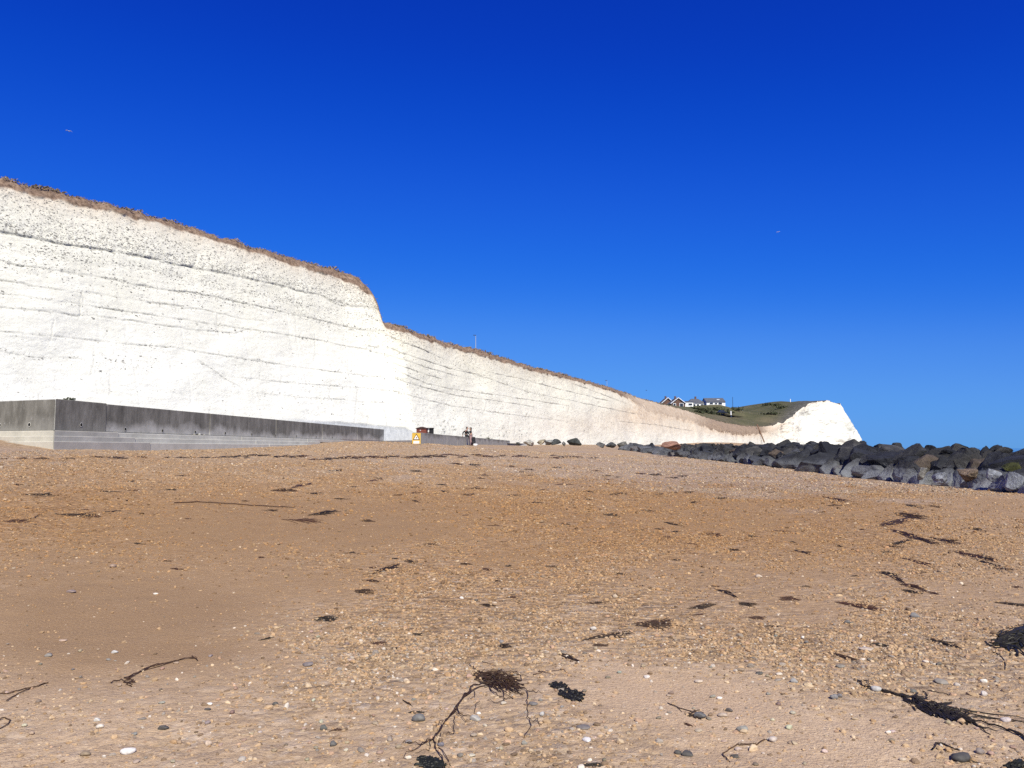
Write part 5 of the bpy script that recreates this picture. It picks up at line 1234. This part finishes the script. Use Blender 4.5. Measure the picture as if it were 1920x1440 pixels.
rp = random.Random(21); PAL = [((.43, .30, .18), 'tan', .42), ((.38, .235, .12), 'ochre', .20), ((.54, .44, .32), 'cream', .16), ((.24, .16, .10), 'brown', .12), ((.24, .235, .23), 'grey', .10)]
rand_p = []
for i in range(150):
    y = 1180 + 255 * rp.random() ** .8; x = rp.uniform(5, 1915)
    u_ = rp.random(); k = 0
    while u_ > PAL[k][2] and k < 4: u_ -= PAL[k][2]; k += 1
    c, cn, _ = PAL[k]; w_ = rp.uniform(7, 13) * (0.75 + 0.4 * (y - 1180) / 255)
    rand_p.append((x, y, w_, w_ * rp.uniform(.5, .8), tuple(q_ * rp.uniform(.8, 1.2) for q_ in c), cn, rp.uniform(0, 3), i))
n_of = {}
for x, y, w_, h_, c, cn, rt, i in sorted(rand_p):
    k_ = n_of.get(cn, 0); n_of[cn] = k_ + 1
    pebble(x, y, w_, h_, c, f'{ordw(k_)} small {cn} pebble from the left on the foreground sand', f'small {cn} foreground pebbles', rt, i, .8)

# shingle: uncountable small stones, instanced on points
bands = [(3.0, 8.0, 2100, 0.74), (8.0, 14.0, 1000, 0.85), (14.0, 26.0, 340, 1.2), (26.0, 62.0, 85, 1.8)]
PX_, SZ_ = [], []
for y0, y1, dens, mul in bands:
    wmax = 0.74 * y1 + 1.6; n_ = int((y1 - y0) * 2 * wmax * dens)
    Xs = RNG.uniform(-wmax, wmax, n_); Ys = RNG.uniform(y0, y1, n_)
    ok = np.abs(Xs) < 0.74 * Ys + 1.6; Xs, Ys = Xs[ok], Ys[ok]
    Zs = tps_beach(Xs, Ys)
    pb_, dm_, og_, gy_, pk_ = beach_masks(Xs, Ys, Zs)
    clus = (0.35 + 1.1 * np.clip(fbm(Xs / 0.35, Ys / 0.35, 77, 3) + 0.35, 0, 1)) * (0.55 + 1.1 * np.clip(0.4 + 1.3 * fbm(Xs / 1.3, Ys / 1.6, 79, 3), 0, 1))
    keep = (RNG.random(len(Xs)) < np.clip(pb_ ** 1.3 * clus + 0.045 - 0.03 * dm_, 0, 1)) & (Xs < 16.0) & (Xs > wall1_x(Ys) + 1.0)
    Xs, Ys = Xs[keep], Ys[keep]
    sz = np.exp(RNG.normal(math.log(0.0085), 0.42, len(Xs))) * mul
    sz = np.where(RNG.random(len(Xs)) < 0.03, sz * 1.7, sz).clip(0.004, 0.03 * mul)
    PX_.append(np.c_[Xs, Ys, og_[keep], gy_[keep]]); SZ_.append(sz)
PP = np.concatenate(PX_); SZ = np.concatenate(SZ_); NP = len(PP)
zz = ground_z(PP[:, 0], PP[:, 1]) + SZ * RNG.uniform(-.05, .38, NP)
pal = np.array([(.42, .29, .17), (.37, .23, .115), (.50, .39, .26), (.60, .55, .48), (.22, .21, .20), (.13, .085, .055), (.42, .27, .18)])
pk = RNG.choice(7, NP, p=[.37, .17, .13, .04, .06, .16, .07])  # dark brown share raised to stand in for shadows between stones
gsel = RNG.random(NP) < PP[:, 3] * 0.7
pk = np.where(gsel, RNG.choice([3, 4, 2, 5], NP, p=[.22, .42, .22, .14]), pk)
cl = (0.74 * pal[pk] + 0.26 * np.array([.42, .30, .18])) * RNG.uniform(.72, 1.2, (NP, 1))
cl = cl * (1 - PP[:, 2:3] * np.array([[.18, .32, .50]]))
me = bpy.data.meshes.new('shingle'); me.vertices.add(NP); me.vertices.foreach_set('co', np.c_[PP[:, :2], zz].astype(np.float32).ravel())
a = me.attributes.new('rot', 'FLOAT_VECTOR', 'POINT'); a.data.foreach_set('vector', np.c_[RNG.uniform(-.3, .3, (NP, 2)), RNG.uniform(0, 6.28, NP)].astype(np.float32).ravel())
a = me.attributes.new('scl', 'FLOAT_VECTOR', 'POINT'); a.data.foreach_set('vector', (SZ[:, None] * np.c_[RNG.uniform(.9, 1.5, NP), RNG.uniform(.75, 1.1, NP), RNG.uniform(.5, .95, NP)]).astype(np.float32).ravel())
a = me.attributes.new('col', 'FLOAT_COLOR', 'POINT'); a.data.foreach_set('color', np.c_[cl, np.ones(NP)].astype(np.float32).ravel())
a = me.attributes.new('var', 'INT', 'POINT'); a.data.foreach_set('value', RNG.integers(0, 3, NP).astype(np.int32))
t = NT('shingle_stone', 0.8, 0.25)
t.color(t.attr('col', 'INSTANCER', 'Color')); M_SHING = t.m
ng = bpy.data.node_groups.new('scatter_shingle', 'GeometryNodeTree')
ng.interface.new_socket('Geometry', in_out='INPUT', socket_type='NodeSocketGeometry'); ng.interface.new_socket('Geometry', in_out='OUTPUT', socket_type='NodeSocketGeometry')
N = ng.nodes; Lk = ng.links
gi = N.new('NodeGroupInput'); go = N.new('NodeGroupOutput'); iop = N.new('GeometryNodeInstanceOnPoints'); g2i = N.new('GeometryNodeGeometryToInstance')
for k in range(3):
    ic = N.new('GeometryNodeMeshIcoSphere'); ic.inputs['Subdivisions'].default_value = 2
    sp = N.new('GeometryNodeSetPosition'); nz = N.new('ShaderNodeTexNoise'); nz.noise_dimensions = '4D'; nz.inputs['W'].default_value = 3.7 * k + 1; nz.inputs['Scale'].default_value = 0.9; nz.inputs['Detail'].default_value = 1
    sb = N.new('ShaderNodeVectorMath'); sb.operation = 'SUBTRACT'; sb.inputs[1].default_value = (.5, .5, .5)
    mu = N.new('ShaderNodeVectorMath'); mu.operation = 'SCALE'; mu.inputs['Scale'].default_value = 1.5
    Lk.new(nz.outputs['Color'], sb.inputs[0]); Lk.new(sb.outputs[0], mu.inputs[0]); Lk.new(mu.outputs[0], sp.inputs['Offset'])
    Lk.new(ic.outputs['Mesh'], sp.inputs['Geometry'])
    sm = N.new('GeometryNodeSetMaterial'); sm.inputs['Material'].default_value = M_SHING
    Lk.new(sp.outputs[0], sm.inputs[0]); Lk.new(sm.outputs[0], g2i.inputs[0])
def named(nm, ty):
    q_ = N.new('GeometryNodeInputNamedAttribute'); q_.data_type = ty; q_.inputs['Name'].default_value = nm; return q_.outputs['Attribute']
Lk.new(gi.outputs[0], iop.inputs['Points']); Lk.new(g2i.outputs[0], iop.inputs['Instance']); iop.inputs['Pick Instance'].default_value = True
Lk.new(named('var', 'INT'), iop.inputs['Instance Index']); Lk.new(named('rot', 'FLOAT_VECTOR'), iop.inputs['Rotation']); Lk.new(named('scl', 'FLOAT_VECTOR'), iop.inputs['Scale'])
Lk.new(iop.outputs[0], go.inputs[0])
so_ = link('shingle', me, M_SHING); md = so_.modifiers.new('scatter', 'NODES'); md.node_group = ng
tag(so_, 'loose small flint shingle strewn over the beach', 'shingle', kind='stuff')
print('SHINGLE', NP)

# ------------------------------------------------------------------ clifftop scrub and weeds
t = NT('dry_scrub', 0.9, 0.1)
t.color(t.ramp(t.noise(1.3, 4, 0.7), [(0.3, (0.10, 0.083, 0.062)), (0.5, (0.20, 0.16, 0.12)), (0.7, (0.36, 0.31, 0.24))])); M_SCRUB = t.m
vs, fs = [], []
rg = np.random.default_rng(5); vis = np.nonzero((px_top > -250) & (px_top < 1470) & (uy < 300))[0]
for _ in range(14000):
    i = rg.choice(vis); Yc = uy[i]
    if rg.random() > min(1, (90 / Yc) ** 1.2): continue
    p0 = np.array([ex[i], ey[i], ez[i]]) + np.array([D[0], D[1], 0]) * rg.uniform(-.45, 1.6) + np.array([nx[i], ny[i], 0]) * 0 + np.array([rg.uniform(-.1, .1), 0, -.05])
    clump = max(0.10, (0.40 if px_top[i] < 330 else 0.26) + 0.6 * float(fbm(np.array([u[i] / 2.5]), np.array([0.0]), 200, 3)[0]))
    hgt = clump * rg.uniform(.12, .38) * (Yc / 70) ** .5
    w_ = 0.035 * Yc / 60 + .02; an = rg.uniform(0, 6.28); tip = p0 + np.array([rg.normal(0, .6) * hgt, rg.normal(0, .3) * hgt, hgt])
    s_ = np.array([math.cos(an), math.sin(an), 0]) * w_; n0 = len(vs)
    vs += [tuple(p0 - s_), tuple(p0 + s_), tuple((p0 + tip) / 2 + s_ * 1.1 + rg.normal(0, .04, 3)), tuple(tip), tuple((p0 + tip) / 2 - s_ * 1.1)]
    fs += [(n0, n0 + 1, n0 + 2, n0 + 3, n0 + 4)]
me = bpy.data.meshes.new('clifftop_scrub'); me.from_pydata(vs, [], fs)
tag(link('clifftop_scrub', me, M_SCRUB), 'dry grass and scrub fringing the clifftop', 'scrub', kind='stuff')
M_LEAF = simple('dark_leaf', (0.045, 0.055, 0.03), 0.8, 0.4, 8)
def tuft(p, size, label, group=None, n=60, seed=0, mat=None, flat=0.8):
    r = random.Random(seed); m = MB()
    for _ in range(n):
        d = Vector((r.gauss(0, 1), r.gauss(0, 1), abs(r.gauss(0, 1)) * flat)).normalized(); c = d * size * r.uniform(.25, 1.0)
        c.z *= flat; a = d.orthogonal().normalized() * size * .16; b = d.cross(a).normalized() * size * .16 + d * size * .18
        m.add([c - a, c - b * .3, c + a, c + b], [(0, 1, 2, 3)])
    o = m.build('plant', mat or M_LEAF); o.location = p; return tag(o, label, 'plant', group)
p = on_left(0.95, -1.2); tuft((p.x, p.y, TOPZ - 0.02), 0.24, 'dark green shrub showing above the corner of the sea wall', n=160, seed=1)
for i, (x, y, w_) in enumerate([(918, 821, 8), (926, 823.5, 5)]):
    q_ = on_wall2(88 + 3.5 * i, -.3); tuft((q_.x, q_.y, WALL2_Z), w_ * 88 / F * .55, ['dark plant clump on the low wall right of the people', 'smaller dark plant clump farther along the low wall'][i], n=70, seed=4 + i)
# sea kale clumps rooted on the foot of the cliff
def cliff_point(x, y):
    k_ = np.argmin((PX - x) ** 2 + (PY - y) ** 2 + 1e9 * (GY > 330)); return Vector((GX2.flat[k_], GY2.flat[k_], GZ2.flat[k_]))
for i, (x, y, w_) in enumerate(sorted([(833, 791, 5), (836, 789, 4), (840, 794, 4), (835, 800, 5), (826, 799, 6), (830, 806, 7), (833, 810, 6), (851, 800, 5), (855, 806, 6), (818, 797, 4), (852, 806, 4), (903, 817, 5), (935, 816, 5), (943, 818, 6), (950, 820, 4), (947, 810, 5), (972, 808, 4), (976, 815, 5), (985, 812, 4), (984, 818, 4), (848, 799, 4), (856, 787, 3), (1094, 808, 4), (1330, 818, 4)])):
    q_ = cliff_point(x, y); tuft(q_ + Vector((.05, -.1, 0)), w_ * q_.y / F * .42, f'{ordw(i)} of the small dark plants on the cliff foot, counted leftmost first', 'plants on the cliff foot', n=26, seed=50 + i, flat=1.2)
# broken stones on the steps
for i, (x, w_) in enumerate([(369, .10), (374, .11), (378, .12), (382, .10), (387, .08)]):
    Yq = 18.09 * F / (1108 - x) - .4; q_ = on_wall(Yq, .12)
    o = bpy.data.objects.new('rubble_stone', PM[i]); o.location = (q_.x, q_.y, tops[0] + w_ * .3); o.scale = (w_ * .6, w_ * .5, w_ * .4); o.color = (*[(.3, .29, .27), (.06, .06, .06), (.42, .42, .40), (.12, .115, .11), (.3, .29, .27)][i], 1)
    COL.objects.link(o); tag(o, ['whitish stone, leftmost of the rubble on the sea wall step', 'black stone second from left in the rubble on the step', 'white stone in the middle of the rubble on the step', 'brown grey stone fourth in the rubble on the step', 'small pale stone, rightmost of the rubble on the step'][i], 'stone', 'rubble on the sea wall step')
